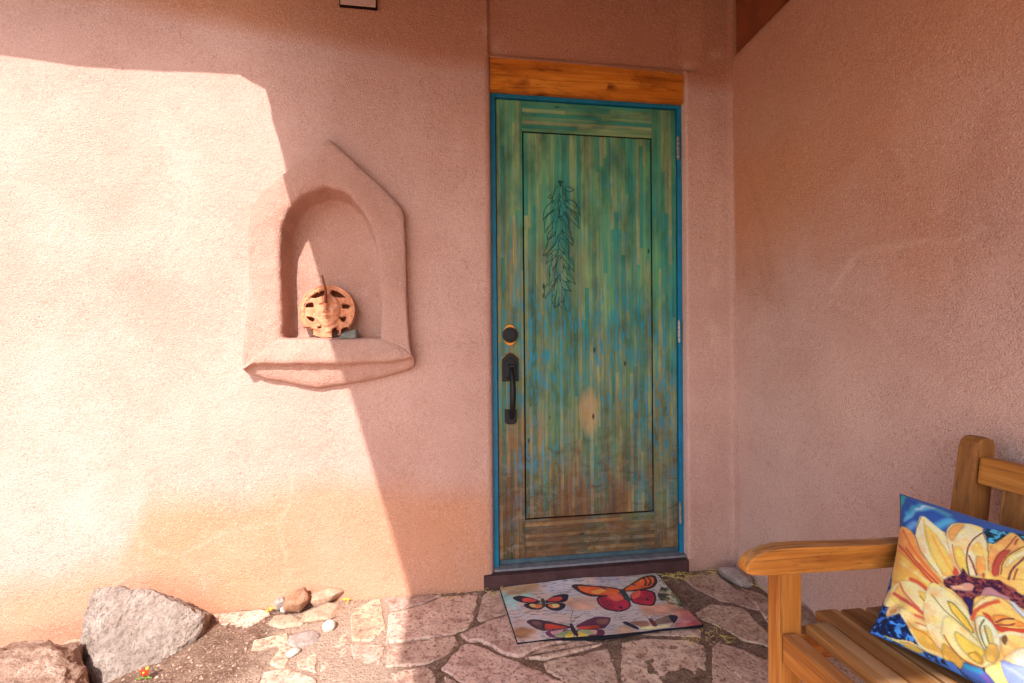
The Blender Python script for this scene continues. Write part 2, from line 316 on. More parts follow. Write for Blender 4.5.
FLAGS = [[[-0.482,-0.066],[-0.256,-0.071],[-0.252,-0.079],[-0.306,-0.113],[-0.445,-0.158]],[[-0.45,-0.176],[-0.302,-0.127],[-0.243,-0.087],[-0.092,-0.088],[-0.113,-0.182],[-0.124,-0.249],[-0.156,-0.303],[-0.196,-0.319],[-0.259,-0.332],[-0.434,-0.337]],[[-0.079,-0.09],[-0.006,-0.071],[0.119,-0.09],[0.091,-0.244],[-0.005,-0.236],[-0.103,-0.27],[-0.113,-0.251],[-0.102,-0.19]],[[-0.422,-0.355],[-0.262,-0.342],[-0.196,-0.336],[-0.182,-0.374],[-0.21,-0.415],[-0.246,-0.443],[-0.294,-0.459],[-0.42,-0.458]],[[-0.178,-0.333],[-0.123,-0.302],[-0.065,-0.27],[0.013,-0.245],[0.216,-0.217],[0.219,-0.423],[0.109,-0.438],[0.017,-0.472],[-0.031,-0.456],[-0.071,-0.411],[-0.116,-0.374],[-0.151,-0.369]],[[-0.241,-0.489],[-0.172,-0.386],[-0.131,-0.387],[-0.073,-0.435],[0.004,-0.494],[0.071,-0.543],[0.159,-0.625],[0.116,-0.736],[-0.128,-0.667],[-0.164,-0.566],[-0.197,-0.537]],[[-0.402,-0.478],[-0.293,-0.468],[-0.263,-0.49],[-0.252,-0.55],[-0.241,-0.634],[-0.372,-0.615]],[[-0.231,-0.524],[-0.194,-0.55],[-0.171,-0.589],[-0.157,-0.696],[-0.226,-0.687]],[[0.026,-0.483],[0.094,-0.445],[0.236,-0.426],[0.315,-0.448],[0.297,-0.46],[0.204,-0.476],[0.088,-0.492]],[[0.088,-0.506],[0.2,-0.49],[0.322,-0.469],[0.311,-0.565],[0.293,-0.629],[0.248,-0.729],[0.151,-0.715],[0.151,-0.608],[0.09,-0.542]],[[0.375,-0.451],[0.46,-0.443],[0.62,-0.472],[0.657,-0.503],[0.593,-0.619],[0.501,-0.639],[0.445,-0.737],[0.304,-0.73],[0.318,-0.596]],[[0.458,-0.421],[0.599,-0.368],[0.69,-0.417],[0.667,-0.468],[0.526,-0.437]],[[0.72,-0.331],[0.818,-0.294],[0.922,-0.336],[0.911,-0.477],[0.916,-0.623],[0.858,-0.65],[0.86,-0.543],[0.799,-0.509],[0.766,-0.439],[0.724,-0.387]],[[0.669,-0.525],[0.71,-0.496],[0.766,-0.539],[0.814,-0.603],[0.851,-0.699],[0.753,-0.812],[0.514,-0.777],[0.611,-0.613]],[[0.796,-0.105],[0.883,-0.076],[0.963,-0.08],[0.975,-0.21],[1.039,-0.299],[0.985,-0.371],[0.912,-0.314],[0.858,-0.279],[0.81,-0.186]],[[0.996,-0.206],[1.053,-0.252],[1.074,-0.39],[0.99,-0.537],[0.953,-0.489],[0.996,-0.378],[1.046,-0.307]],[[0.16,-0.196],[0.251,-0.079],[0.621,-0.054],[0.687,-0.182],[0.711,-0.311],[0.703,-0.396],[0.465,-0.406],[0.309,-0.426],[0.242,-0.406]],[[-0.598,-0.142],[-0.528,-0.073],[-0.494,-0.064],[-0.446,-0.254],[-0.478,-0.321],[-0.555,-0.309]],[[-0.555,-0.325],[-0.475,-0.337],[-0.439,-0.352],[-0.435,-0.443],[-0.46,-0.461],[-0.531,-0.42]],[[-0.508,-0.524],[-0.457,-0.479],[-0.414,-0.476],[-0.384,-0.613],[-0.481,-0.599]],[[-0.645,-0.347],[-0.56,-0.329],[-0.538,-0.428],[-0.547,-0.507],[-0.56,-0.569],[-0.623,-0.467]],[[-0.894,-0.259],[-0.794,-0.231],[-0.746,-0.332],[-0.736,-0.416],[-0.833,-0.385],[-0.884,-0.321]],[[-0.805,-0.424],[-0.723,-0.418],[-0.624,-0.483],[-0.596,-0.582],[-0.751,-0.56]],[[-0.714,-0.37],[-0.658,-0.345],[-0.634,-0.449],[-0.707,-0.412]],[[-0.672,-0.198],[-0.606,-0.172],[-0.565,-0.308],[-0.589,-0.335],[-0.649,-0.331],[-0.673,-0.271]]]
N_OUT_L = [[-0.9996, 0.9274], [-0.991, 1.049], [-0.9746, 1.2138], [-0.9758, 1.4492], [-0.9671, 1.5788]]
N_OUT_TL = [[-0.9671, 1.5788], [-0.9111, 1.6475], [-0.7905, 1.7512], [-0.6716, 1.8526]]
N_OUT_TR = [[-0.6716, 1.8526], [-0.5527, 1.7417], [-0.4433, 1.6404], [-0.388, 1.5769]]
N_OUT_R = [[-0.388, 1.5769], [-0.3774, 1.4214], [-0.3756, 1.1751], [-0.3648, 1.0353], [-0.3455, 0.9444]]
N_OUT_B = [[-0.3455, 0.9444], [-0.4181, 0.9127], [-0.5294, 0.8863], [-0.7159, 0.8581], [-0.8369, 0.8807], [-0.941, 0.9066], [-0.9996, 0.9274]]
N_IN_L = [[-0.8523, 1.0636], [-0.8545, 1.2121], [-0.8603, 1.3682], [-0.8516, 1.4932]]
N_IN_TL = [[-0.8516, 1.4932], [-0.8213, 1.5722], [-0.7688, 1.6248], [-0.6859, 1.6594]]
N_IN_TR = [[-0.6859, 1.6594], [-0.6101, 1.6424], [-0.5418, 1.5651], [-0.5001, 1.4622]]
N_IN_R = [[-0.5001, 1.4622], [-0.4857, 1.334], [-0.4795, 1.1734], [-0.4805, 1.0607]]
N_LIP = [[-0.3443, 0.9798], [-0.4415, 0.9614], [-0.556, 0.9592], [-0.7056, 0.9537], [-0.8155, 0.9594], [-0.9165, 0.9571], [-0.9734, 0.9618]]
N_LIPTOP = [[-0.364, 1.0118], [-0.4418, 1.0008], [-0.5566, 0.9983], [-0.7066, 1.0001], [-0.8168, 1.0054], [-0.918, 1.0066], [-0.9571, 1.0185]]
CHILI = [([0.2815,1.7301],[0.2438,1.6584],0.0271),([0.2885,1.7304],[0.3137,1.6607],0.0226),([0.3095,1.7243],[0.3469,1.7143],0.0181),([0.2463,1.6834],[0.2277,1.6782],0.0118),([0.274,1.6594],[0.2038,1.5757],0.0249),([0.3043,1.6604],[0.3744,1.6033],0.0294),([0.2949,1.651],[0.2804,1.5892],0.0226),([0.3184,1.6655],[0.3604,1.6326],0.0181),([0.269,1.6184],[0.2126,1.5194],0.0271),([0.3087,1.6196],[0.3692,1.5414],0.0249),([0.2781,1.5869],[0.2564,1.4909],0.0235),([0.2944,1.5828],[0.3406,1.4973],0.0249),([0.2345,1.4865],[0.2035,1.4211],0.0174),([0.2704,1.5023],[0.2187,1.4164],0.0199),([0.2806,1.4975],[0.316,1.4181],0.0239),([0.3218,1.5034],[0.337,1.4686],0.0189),([0.2647,1.4322],[0.2185,1.3841],0.0189),([0.2775,1.4224],[0.2561,1.3072],0.0239),([0.2953,1.4127],[0.2897,1.3451],0.0239),([0.3056,1.4129],[0.3439,1.3508],0.0224),([0.2388,1.3769],[0.2279,1.2845],0.0189),([0.282,1.3425],[0.3512,1.293],0.0224),([0.2536,1.3072],[0.2122,1.2271],0.0239),([0.2741,1.3224],[0.2501,1.1922],0.0189),([0.2792,1.3124],[0.268,1.1923],0.0179),([0.2893,1.2975],[0.299,1.2174],0.0209),([0.2507,1.2622],[0.2426,1.2047],0.0159)]
RW_LINES = [[[-0.158,1.116],[-0.448,1.105],[-0.563,1.175],[-0.687,1.111],[-0.742,1.064],[-0.834,0.94]],[[-0.563,1.216],[-0.672,1.312],[-0.758,1.317],[-0.891,1.309],[-0.937,1.287],[-1.01,1.306]],[[-0.142,1.053],[-0.591,1.002],[-0.695,0.959],[-0.757,0.904]],[[-0.833,0.899],[-0.89,0.944],[-0.969,0.981],[-1.028,0.973],[-1.072,0.981]],[[-0.799,0.782],[-0.833,0.885],[-0.902,0.932]],[[-1.028,0.824],[-1.047,0.923],[-1.072,0.97]]]
RW_DARK = [[[-0.744,1.634],[-0.774,1.564],[-0.795,1.513]],[[-0.132,1.817],[-0.249,1.492],[-0.276,1.289]],[[-0.191,1.444],[-0.247,1.232]]]
FW_LINES = [[[-1.4075,0.5819],[-1.4056,0.4476],[-1.3903,0.2737],[-1.4031,0.0632]],[[-1.39,0.2929],[-1.3207,0.2417],[-1.2503,0.2211],[-1.1784,0.2588],[-1.0984,0.3003]],[[-1.2503,0.2211],[-1.1974,0.1625],[-1.1551,0.0808]],[[-1.5299,0.0933],[-1.4262,0.1612]],[[-0.8326,0.5273],[-0.8453,0.3957],[-0.8798,0.3377],[-0.888,0.2743],[-0.8588,0.1761],[-0.8522,0.0873]],[[-1.0984,0.3003],[-0.9956,0.3133],[-0.8836,0.33]]]

# ------------------------------------------------------------------ materials
def mat_stucco(tone=None):
    s = NT('adobe_stucco' if tone is None else 'niche_plaster', 0.92, 0.15)
    obj = s.tc.outputs['Object']
    big = s.noise(1.3, 5, 0.6)
    mid = s.noise(6.0, 5, 0.6)
    c = s.ramp(big, [(0.3, s2l((194, 150, 134))), (0.5, s2l((205, 164, 149))), (0.7, s2l((214, 175, 161)))])
    c = s.mix(s.ramp(mid, [(0.35, 0.0), (0.75, 0.35)]), c, s2l((186, 136, 118)))
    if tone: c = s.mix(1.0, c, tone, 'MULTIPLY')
    a = s.attr('marks')
    ch = s.n('ShaderNodeSeparateColor'); s.L(a.outputs['Color'], ch.inputs[0])
    c = s.mix(s.math('MULTIPLY', ch.outputs[1], 0.85, clamp=True), c, s2l((204, 136, 92)))      # re-plastered orange band, orange top of the walls
    c = s.mix(s.math('MULTIPLY', ch.outputs[2], 0.8, clamp=True), c, s2l((150, 98, 78)))         # dark stains, and eave shade painted along the top
    c = s.mix(s.math('MULTIPLY', ch.outputs[0], 0.6, clamp=True), c, s2l((228, 190, 170)))      # filled cracks, pale patches, lightened lower side wall
    fine = s.noise(230, 2, 0.6)
    speck = s.noise(95, 3, 0.6)
    trow = s.ramp(s.noise(3.5, 4, 0.6, dist=1.5), [(0.35, 0.35), (0.65, 1.0)])   # smoother and rougher trowelled areas
    c = s.mix(s.math('MULTIPLY', trow, s.ramp(speck, [(0.58, 0.0), (0.68, 0.42)])), c, s2l((136, 94, 78)))
    c = s.mix(s.math('MULTIPLY', trow, s.ramp(fine, [(0.32, 0.5), (0.47, 0.0)])), c, s2l((146, 102, 86)))
    c = s.mix(s.ramp(fine, [(0.56, 0.0), (0.68, 0.4)]), c, s2l((232, 200, 186)))
    s.color(c)
    h = s.math('ADD', s.math('MULTIPLY', s.noise(260, 2, 0.6), 0.9), s.math('MULTIPLY', s.noise(50, 4, 0.65), 0.8))
    b = s.bump(h, 0.9, 0.007)
    return s.m

def mat_wood(name, axis, cols, scale=1.0, rough=0.5, weather=0.0, spec=0.3, knots=False):
    """grain runs along axis (0,1,2)"""
    s = NT(name, rough, spec)
    sc = [55 * scale] * 3; sc[axis] = 2.6 * scale
    v = s.mapping(tuple(sc))
    g = s.noise(1.0, 6, 0.62, v, 0.6)
    sc2 = [9 * scale] * 3; sc2[axis] = 1.1 * scale
    g2 = s.noise(1.0, 4, 0.6, s.mapping(tuple(sc2)), 1.2)
    c = s.ramp(g, [(0.28, s2l(cols[0])), (0.5, s2l(cols[1])), (0.74, s2l(cols[2]))])
    c = s.mix(s.ramp(g2, [(0.38, 0.75), (0.62, 0.0)]), c, s2l(cols[0]))
    if knots:      # weather staining and long splits
        ws = s.noise(1.0, 5, 0.65, s.mapping((5, 9, 14)), 0.8)
        c = s.mix(s.ramp(ws, [(0.5, 0.0), (0.68, 0.7)]), c, s2l((128, 60, 14)))
        sp = s.noise(1.0, 3, 0.5, s.mapping((1.6, 20, 38)), 0.3)
        c = s.mix(s.ramp(s.math('ABSOLUTE', s.math('SUBTRACT', sp, 0.5)), [(0.0, 0.7), (0.008, 0.0)]), c, s2l((72, 32, 10)))
    sc3 = [170 * scale] * 3; sc3[axis] = 5 * scale
    pore = s.noise(1.0, 3, 0.5, s.mapping(tuple(sc3)))
    c = s.mix(s.ramp(pore, [(0.30, 0.55), (0.42, 0.0)]), c, s2l([x * 0.55 for x in cols[0]]))
    if knots:
        sk = [13 * scale] * 3; sk[axis] = 5.5 * scale
        kd = s.voronoi(1.0, s.mapping(tuple(sk)))
        ks = s.noise(1.0, 1, 0.5, s.mapping((5, 5, 8)))
        c = s.mix(s.math('MULTIPLY', s.ramp(kd, [(0.06, 0.9), (0.2, 0.0)]), s.ramp(ks, [(0.46, 0.0), (0.5, 1.0)])), c, s2l((96, 40, 12)))
    if weather:
        w = s.noise(1.0, 5, 0.65, s.mapping(tuple([x * 0.6 for x in sc])), 0.4)
        nz = s.sep(s.n('ShaderNodeNewGeometry').outputs['Normal'])[2]
        up = s.ramp(nz, [(0.55, 0.0), (0.9, 1.0)])
        f = s.math('MULTIPLY', s.math('MULTIPLY', s.ramp(w, [(0.42, 0.0), (0.62, 1.0)]), up), weather)
        c = s.mix(f, c, s2l((176, 150, 118)))
    s.color(c)
    s.L(s.ramp(g, [(0.3, rough + 0.18), (0.7, rough - 0.08)]), s.b.inputs['Roughness'])
    s.bump(s.math('ADD', g, s.math('MULTIPLY', pore, 0.6)), 0.35, 0.002)
    return s.m

def mat_plain(name, col, rough=0.6, spec=0.3, metal=0.0, var=0.12, scale=30, bump=0.2):
    s = NT(name, rough, spec)
    s.b.inputs['Metallic'].default_value = metal
    n = s.noise(scale, 5, 0.6)
    c0 = s2l(col)
    c = s.ramp(n, [(0.3, [v * (1 - var) for v in c0]), (0.7, [min(1, v * (1 + var)) for v in c0])])
    s.color(c)
    s.bump(s.noise(scale * 5, 3, 0.6), bump, 0.002)
    return s.m

def mat_rock(name, cols, scale=1.0, bump=1.0, spec=0.2):
    s = NT(name, 0.9, spec)
    n = s.noise(7 * scale, 8, 0.66, dist=0.3)
    c = s.ramp(n, [(0.30, s2l(cols[0])), (0.5, s2l(cols[1])), (0.70, s2l(cols[2]))])
    n2 = s.noise(60 * scale, 5, 0.6)
    c = s.mix(s.ramp(n2, [(0.3, 0.5), (0.5, 0.0)]), c, s2l([v * 0.6 for v in cols[0]]))
    s.color(c)
    h = s.math('ADD', s.math('MULTIPLY', s.noise(22 * scale, 8, 0.7), 1.0), s.math('MULTIPLY', s.noise(110 * scale, 4, 0.6), 0.25))
    s.bump(h, bump, 0.03)
    return s.m

def mat_flag():
    s = NT('sandstone_flagstone', 0.88, 0.2)
    a = s.attr('tone')
    n = s.noise(9, 7, 0.65)
    c = s.ramp(n, [(0.3, s2l((186, 149, 131))), (0.5, s2l((213, 179, 159))), (0.72, s2l((228, 201, 181)))])
    c = s.mix(1.0, c, a.outputs['Color'], 'MULTIPLY')
    pit = s.noise(85, 4, 0.6)
    c = s.mix(s.ramp(pit, [(0.36, 0.8), (0.46, 0.0)]), c, s2l((112, 78, 68)))
    st = s.noise(26, 6, 0.7)
    c = s.mix(s.ramp(st, [(0.50, 0.0), (0.66, 0.75)]), c, s2l((140, 98, 86)))
    pale = s.noise(5, 6, 0.7, dist=0.8)
    c = s.mix(s.ramp(pale, [(0.56, 0.0), (0.7, 0.5)]), c, s2l((216, 190, 174)))
    s.color(c)
    h = s.math('ADD', s.math('MULTIPLY', s.noise(30, 7, 0.68), 1.0), s.math('MULTIPLY', pit, 0.4))
    s.bump(h, 0.75, 0.012)
    return s.m

def mat_soil():
    s = NT('reddish_soil', 0.95, 0.1)
    n = s.noise(14, 8, 0.7)
    c = s.ramp(n, [(0.3, s2l((130, 101, 84))), (0.5, s2l((164, 131, 110))), (0.7, s2l((188, 156, 133)))])
    gr = s.noise(140, 4, 0.7)
    c = s.mix(s.ramp(gr, [(0.36, 0.6), (0.48, 0.0)]), c, s2l((104, 78, 64)))
    c = s.mix(s.ramp(gr, [(0.56, 0.0), (0.64, 0.6)]), c, s2l((214, 186, 166)))
    c = s.mix(s.ramp(s.noise(60, 3, 0.6), [(0.34, 0.7), (0.46, 0.0)]), c, s2l((112, 82, 66)))
    dx = s.sep(s.tc.outputs['Object'])[0]
    dust = s.ramp(s.math('ABSOLUTE', s.math('ADD', s.math('ADD', dx, 0.505), s.math('MULTIPLY', n, 0.2))), [(0.18, 0.95), (0.30, 0.0)])   # pale dust trodden in beside the path
    c = s.mix(dust, c, s.ramp(gr, [(0.35, s2l((196, 160, 136))), (0.55, s2l((226, 194, 170)))]))
    # unseen outer ground, made paler to bounce light under the porch
    bounce_pale = s.ramp(s.math('ADD', s.math('MULTIPLY', s.sep(s.tc.outputs['Object'])[1], -0.1), s.math('MULTIPLY', n, 0.04)), [(0.10, 0.0), (0.16, 0.85)])
    c = s.mix(bounce_pale, c, s2l((216, 186, 162)))
    s.color(c)
    s.bump(s.math('ADD', gr, s.noise(45, 6, 0.7)), 1.0, 0.02)
    return s.m

def mat_vcol(name, rough=0.85, fabric=420, spec=0.15, sheen=0.0, bump=0.25):
    s = NT(name, rough, spec)
    a = s.attr('art')
    w = s.noise(fabric, 2, 0.5)
    c = s.mix(s.ramp(w, [(0.3, 0.12), (0.55, 0.0)]), a.outputs['Color'], (0.1, 0.08, 0.08))
    s.color(c)
    s.b.inputs['Sheen Weight'].default_value = sheen
    s.bump(s.math('ADD', w, s.math('MULTIPLY', s.noise(40, 4, 0.6), 0.6)), bump, 0.002)
    return s.m

def mat_door(name, vertical=True):
    """narrow glued staves of stained pine, worn to bare wood lower down"""
    s = NT(name, 0.62, 0.3)
    x, y, z = s.sep(s.tc.outputs['Object'])
    u, v = (x, z) if vertical else (z, x)
    W = 0.0172
    row = s.math('FLOOR', s.math('DIVIDE', u, W))
    wn1 = s.n('ShaderNodeTexWhiteNoise', noise_dimensions='1D'); s.L(row, wn1.inputs['W'])
    sh = s.math('MULTIPLY', wn1.outputs['Value'], 3.7)
    ln = s.math('ADD', 0.40, s.math('MULTIPLY', wn1.outputs['Value'], 0.6))
    cell = s.math('FLOOR', s.math('DIVIDE', s.math('ADD', v, sh), ln))
    cmb = s.n('ShaderNodeCombineXYZ'); s.L(row, cmb.inputs[0]); s.L(cell, cmb.inputs[1])
    wn2 = s.n('ShaderNodeTexWhiteNoise', noise_dimensions='3D'); s.L(cmb.outputs[0], wn2.inputs['Vector'])
    rnd = wn2.outputs['Value']
    cs = s.n('ShaderNodeSeparateColor'); s.L(wn2.outputs['Color'], cs.inputs[0])
    rnd2 = cs.outputs[1]
    ax = 2 if vertical else 0
    sc = [60, 60, 60]; sc[ax] = 3.2
    # every stave has its own grain: shift the lookup by its random number
    off = s.n('ShaderNodeCombineXYZ'); 
    for i in range(3): s.L(s.math('MULTIPLY', rnd, 31.0 + 7 * i), off.inputs[i])
    va = s.n('ShaderNodeVectorMath', operation='ADD'); s.L(s.tc.outputs['Object'], va.inputs[0]); s.L(off.outputs[0], va.inputs[1])
    g = s.noise(1.0, 6, 0.62, s.mapping(tuple(sc), src=va.outputs[0]), 0.5)
    # stain colours
    sc = [9, 9, 9]; sc[ax] = 1.3
    blot = s.noise(1.0, 5, 0.62, s.mapping(tuple(sc)))
    sc = [120, 120, 120]; sc[ax] = 2.2
    streak = s.noise(1.0, 4, 0.6, s.mapping(tuple(sc)))
    t = s.math('ADD', s.math('ADD', s.math('MULTIPLY', rnd, 0.36), s.math('MULTIPLY', blot, 0.60)), s.math('MULTIPLY', streak, 0.18))
    stain = s.ramp(t, [(0.30, s2l((30, 116, 122))), (0.42, s2l((58, 144, 124))), (0.54, s2l((90, 158, 114))),
                       (0.66, s2l((126, 164, 110))), (0.78, s2l((156, 164, 120))), (0.9, s2l((184, 162, 114)))])
    stain = s.mix(s.ramp(g, [(0.35, 0.35), (0.6, 0.0)]), stain, s2l((44, 92, 84)))
    bare = s.ramp(s.math('ADD', s.math('MULTIPLY', rnd2, 0.34), s.math('MULTIPLY', g, 0.66)),
                  [(0.28, s2l((62, 42, 30))), (0.45, s2l((108, 74, 48))), (0.6, s2l((150, 108, 66))), (0.75, s2l((188, 146, 94)))])
    # wear rises from the foot of the door, and on the latch side
    n1 = s.noise(1.0, 6, 0.68, s.mapping((6, 6, 1.9)))
    hz = s.math('SUBTRACT', 1.0, s.math('DIVIDE', z, 1.75))
    lat = s.math('MULTIPLY', s.math('SUBTRACT', 0.46, x), 0.36)
    w = s.math('ADD', s.math('ADD', s.math('MULTIPLY', hz, 0.9), lat), s.math('ADD', s.math('MULTIPLY', n1, 0.95), s.math('ADD', s.math('MULTIPLY', rnd2, 0.14), s.math('MULTIPLY', streak, 0.16))))
    wear = s.ramp(w, [(0.0, 0.0), (0.82, 0.0), (0.99, 0.45), (1.0, 0.47)])
    wear2 = s.ramp(s.math('SUBTRACT', w, 0.55), [(0.5, 0.0), (0.9, 0.95)])
    wear2 = s.math('MAXIMUM', wear2, s.ramp(s.math('ADD', z, s.math('MULTIPLY', n1, 0.3)), [(0.30, 0.92), (0.62, 0.0)]))
    c = s.mix(s.math('MAXIMUM', wear, wear2), stain, bare)
    # green stain left lying in the grain of the bare parts
    gl = s.noise(1.0, 5, 0.6, s.mapping((70, 70, 5) if vertical else (5, 70, 70)))
    c = s.mix(s.math('MULTIPLY', s.ramp(gl, [(0.5, 0.0), (0.64, 0.55)]), s.ramp(z, [(0.1, 0.25), (0.8, 1.0)])), c, s2l((96, 134, 92)))
    patch = s.noise(1.0, 4, 0.6, s.mapping((11, 11, 4) if vertical else (4, 11, 11)))
    c = s.mix(s.ramp(patch, [(0.36, 0.55), (0.56, 0.0)]), c, s2l((34, 66, 58)))
    # blue flecks of the older paint
    sc = [58, 58, 58]; sc[ax] = 11
    fl = s.noise(1.0, 5, 0.65, s.mapping(tuple(sc)))
    zone = s.noise(1.0, 3, 0.5, s.mapping((4.5, 4.5, 2.4)))
    f = s.math('MULTIPLY', s.ramp(fl, [(0.50, 0.0), (0.56, 0.9)]), s.ramp(zone, [(0.40, 0.15), (0.56, 1.0)]))
    lowfade = s.ramp(s.math('DIVIDE', z, 2.1), [(0.0, 0.0), (0.13, 0.3), (0.26, 1.0), (0.5, 0.85), (0.68, 0.35), (1.0, 0.25)])
    c = s.mix(s.math('MULTIPLY', f, lowfade), c, s2l((24, 132, 156)))
    strk = s.math('MULTIPLY', s.ramp(rnd2, [(0.82, 0.0), (0.88, 0.5)]), s.ramp(fl, [(0.42, 0.0), (0.55, 1.0)]))
    c = s.mix(s.math('MULTIPLY', strk, lowfade), c, s2l((40, 136, 142)))
    # a rubbed bare patch in the middle of the panel
    ex = s.math('DIVIDE', s.math('SUBTRACT', x, 0.405), 0.045); ez = s.math('DIVIDE', s.math('SUBTRACT', z, 0.72), 0.115)
    rub = s.math('ADD', s.math('ADD', s.math('MULTIPLY', ex, ex), s.math('MULTIPLY', ez, ez)), s.math('MULTIPLY', s.math('SUBTRACT', n1, 0.5), 3.0))
    c = s.mix(s.ramp(rub, [(0.0, 0.6), (0.9, 0.0)]), c, s2l((196, 152, 100)))
    # brown and grey scuffs near the foot
    gm = s.noise(1.0, 7, 0.72, s.mapping((14, 14, 26), rot=(0, 0.45, 0)), 0.5)
    low = s.ramp(z, [(0.0, 1.0), (0.4, 0.85), (0.85, 0.0)])
    c = s.mix(s.math('MULTIPLY', s.ramp(gm, [(0.52, 0.0), (0.62, 0.55)]), low), c, s2l((142, 128, 110)))
    c = s.mix(s.math('MULTIPLY', s.ramp(gm, [(0.34, 0.8), (0.46, 0.0)]), low), c, s2l((70, 48, 34)))
    c = s.mix(s.math('MULTIPLY', s.ramp(n1, [(0.42, 0.0), (0.6, 0.7)]), low), c, s2l((104, 70, 46)))
    # joints between staves and knots
    fr = s.math('FRACT', s.math('DIVIDE', u, W))
    edge = s.math('MINIMUM', fr, s.math('SUBTRACT', 1.0, fr))
    jl = s.ramp(edge, [(0.0, 0.40), (0.04, 0.12), (0.08, 0.0)])
    c = s.mix(jl, c, s2l((34, 46, 42)))
    sc = [16, 16, 16]; sc[ax] = 6.5
    kn = s.voronoi(1.0, s.mapping(tuple(sc)))
    ksel = s.noise(1.0, 1, 0.5, s.mapping((6, 6, 4)))
    kf = s.math('MULTIPLY', s.ramp(kn, [(0.05, 0.9), (0.12, 0.0)]), s.ramp(ksel, [(0.5, 0.0), (0.54, 1.0)]))
    c = s.mix(kf, c, s2l((40, 34, 28)))
    bc = s.n('ShaderNodeBrightContrast'); s.L(c, bc.inputs[0]); bc.inputs['Contrast'].default_value = 0.03; bc.inputs['Bright'].default_value = 0.004
    c = s.mix(1.0, bc.outputs[0], (0.0, 0.0, 0.0), 'LIGHTEN')
    hs = s.n('ShaderNodeHueSaturation'); hs.inputs['Saturation'].default_value = 0.98; s.L(c, hs.inputs['Color']); c = hs.outputs[0]
    s.color(c)
    s.bump(s.math('SUBTRACT', g, s.math('MULTIPLY', jl, 0.8)), 0.3, 0.002)
    return s.m

M = {}
M['stucco'] = mat_stucco()
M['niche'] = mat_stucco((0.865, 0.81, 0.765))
M['lintel'] = mat_wood('lintel_pine', 0, [(170, 92, 20), (206, 126, 36), (224, 156, 66)], 0.8, 0.5, knots=True)
BW = [(138, 78, 26), (186, 118, 46), (208, 146, 74)]
M['teak_x'] = mat_wood('teak_x', 0, BW, 1.1, 0.5, 0.6, knots=True)
M['teak_y'] = mat_wood('teak_y', 1, BW, 1.1, 0.5, 0.5)
M['teak_z'] = mat_wood('teak_z', 2, BW, 1.1, 0.5)
M['teak_slat'] = mat_wood('teak_slat', 1, [(116, 70, 32), (168, 114, 60), (202, 154, 100)], 0.9, 0.55, 0.5)
M['teak_back'] = mat_wood('teak_back', 2, [(112, 70, 34), (150, 96, 46), (176, 120, 66)], 0.9, 0.5)
M['beam'] = mat_plain('porch_beam', (128, 66, 38), 0.8, 0.15, 0, 0.25, 7, 0.4)
M['porch'] = mat_wood('porch_ceiling', 0, [(84, 50, 30), (116, 72, 44), (134, 90, 58)], 0.5, 0.7)
M['flag'] = mat_flag()
M['soil'] = mat_soil()
M['blue'] = mat_plain('frame_paint', (12, 108, 142), 0.5, 0.35, 0, 0.22, 14, 0.25)
M['sill'] = mat_plain('sill_paint', (72, 48, 48), 0.75, 0.2, 0, 0.3, 22, 0.5)
M['alu'] = mat_plain('worn_aluminium', (128, 126, 132), 0.55, 0.4, 0.3, 0.3, 26, 0.3)
M['sweep'] = mat_plain('door_sweep', (62, 82, 90), 0.7, 0.3, 0, 0.3, 20, 0.3)
M['iron'] = mat_plain('black_iron', (12, 12, 13), 0.5, 0.35, 0.0, 0.3, 60, 0.25)
M['brass'] = mat_plain('worn_brass', (196, 128, 48), 0.4, 0.5, 0.7, 0.2, 40, 0.2)
M['steel'] = mat_plain('hinge_steel', (150, 148, 140), 0.45, 0.5, 0.6, 0.2, 60, 0.2)
M['dark'] = mat_plain('dark_gap', (28, 18, 14), 0.95, 0.05)
M['groove'] = mat_plain('carved_groove', (30, 70, 68), 0.85, 0.1, 0, 0.3, 50, 0.2)
M['door_v'] = mat_door('door_staves', True)
M['door_h'] = mat_door('door_rail_staves', False)
M['terra'] = mat_rock('terracotta', [(182, 110, 76), (208, 142, 106), (224, 170, 138)], 1.4, 0.25)
M['rust'] = mat_plain('rusty_rod', (122, 62, 36), 0.7, 0.2, 0, 0.3, 60, 0.3)
M['pod'] = mat_plain('stained_pod', (84, 140, 120), 0.7, 0.2, 0, 0.35, 24, 0.3)
M['hole_shade'] = mat_plain('hole_shade_brown', (104, 58, 36), 0.9, 0.1, 0, 0.25, 30, 0.3)  # dark brown stands for the shade seen through the sun face's holes
M['greenstone'] = mat_rock('green_stone', [(98, 98, 90), (132, 130, 120), (166, 162, 152)], 3, 0.6)
M['grey_rock'] = mat_rock('grey_rock', [(136, 116, 104), (178, 156, 142), (204, 186, 172)], 1.6, 1.0)
M['brown_rock'] = mat_rock('brown_rock', [(136, 100, 82), (182, 146, 124), (212, 180, 160)], 1.4, 1.0)
M['cobble'] = mat_rock('cobble_brown', [(140, 92, 66), (172, 128, 100), (192, 158, 134)], 2.0, 0.3)
M['pale_stone'] = mat_rock('pale_stone', [(166, 128, 104), (196, 158, 132), (212, 182, 158)], 2.0, 0.5)
M['white_stone'] = mat_rock('white_stone', [(176, 158, 146), (200, 184, 172), (214, 202, 192)], 2.0, 0.2)
M['mauve_stone'] = mat_rock('mauve_stone', [(140, 118, 108), (172, 152, 142), (194, 178, 168)], 1.6, 0.4)
M['gravel'] = mat_rock('gravel', [(140, 106, 86), (182, 146, 122), (214, 186, 164)], 4.0, 0.4)
M['straw'] = mat_plain('dry_straw', (196, 168, 98), 0.8, 0.2, 0, 0.3, 60, 0.2)
M['yellow'] = mat_plain('yellow_leaf', (232, 190, 70), 0.7, 0.2, 0, 0.2, 60, 0.2)
M['petal_red'] = mat_plain('red_petal', (206, 52, 26), 0.6, 0.2, 0, 0.3, 80, 0.1)
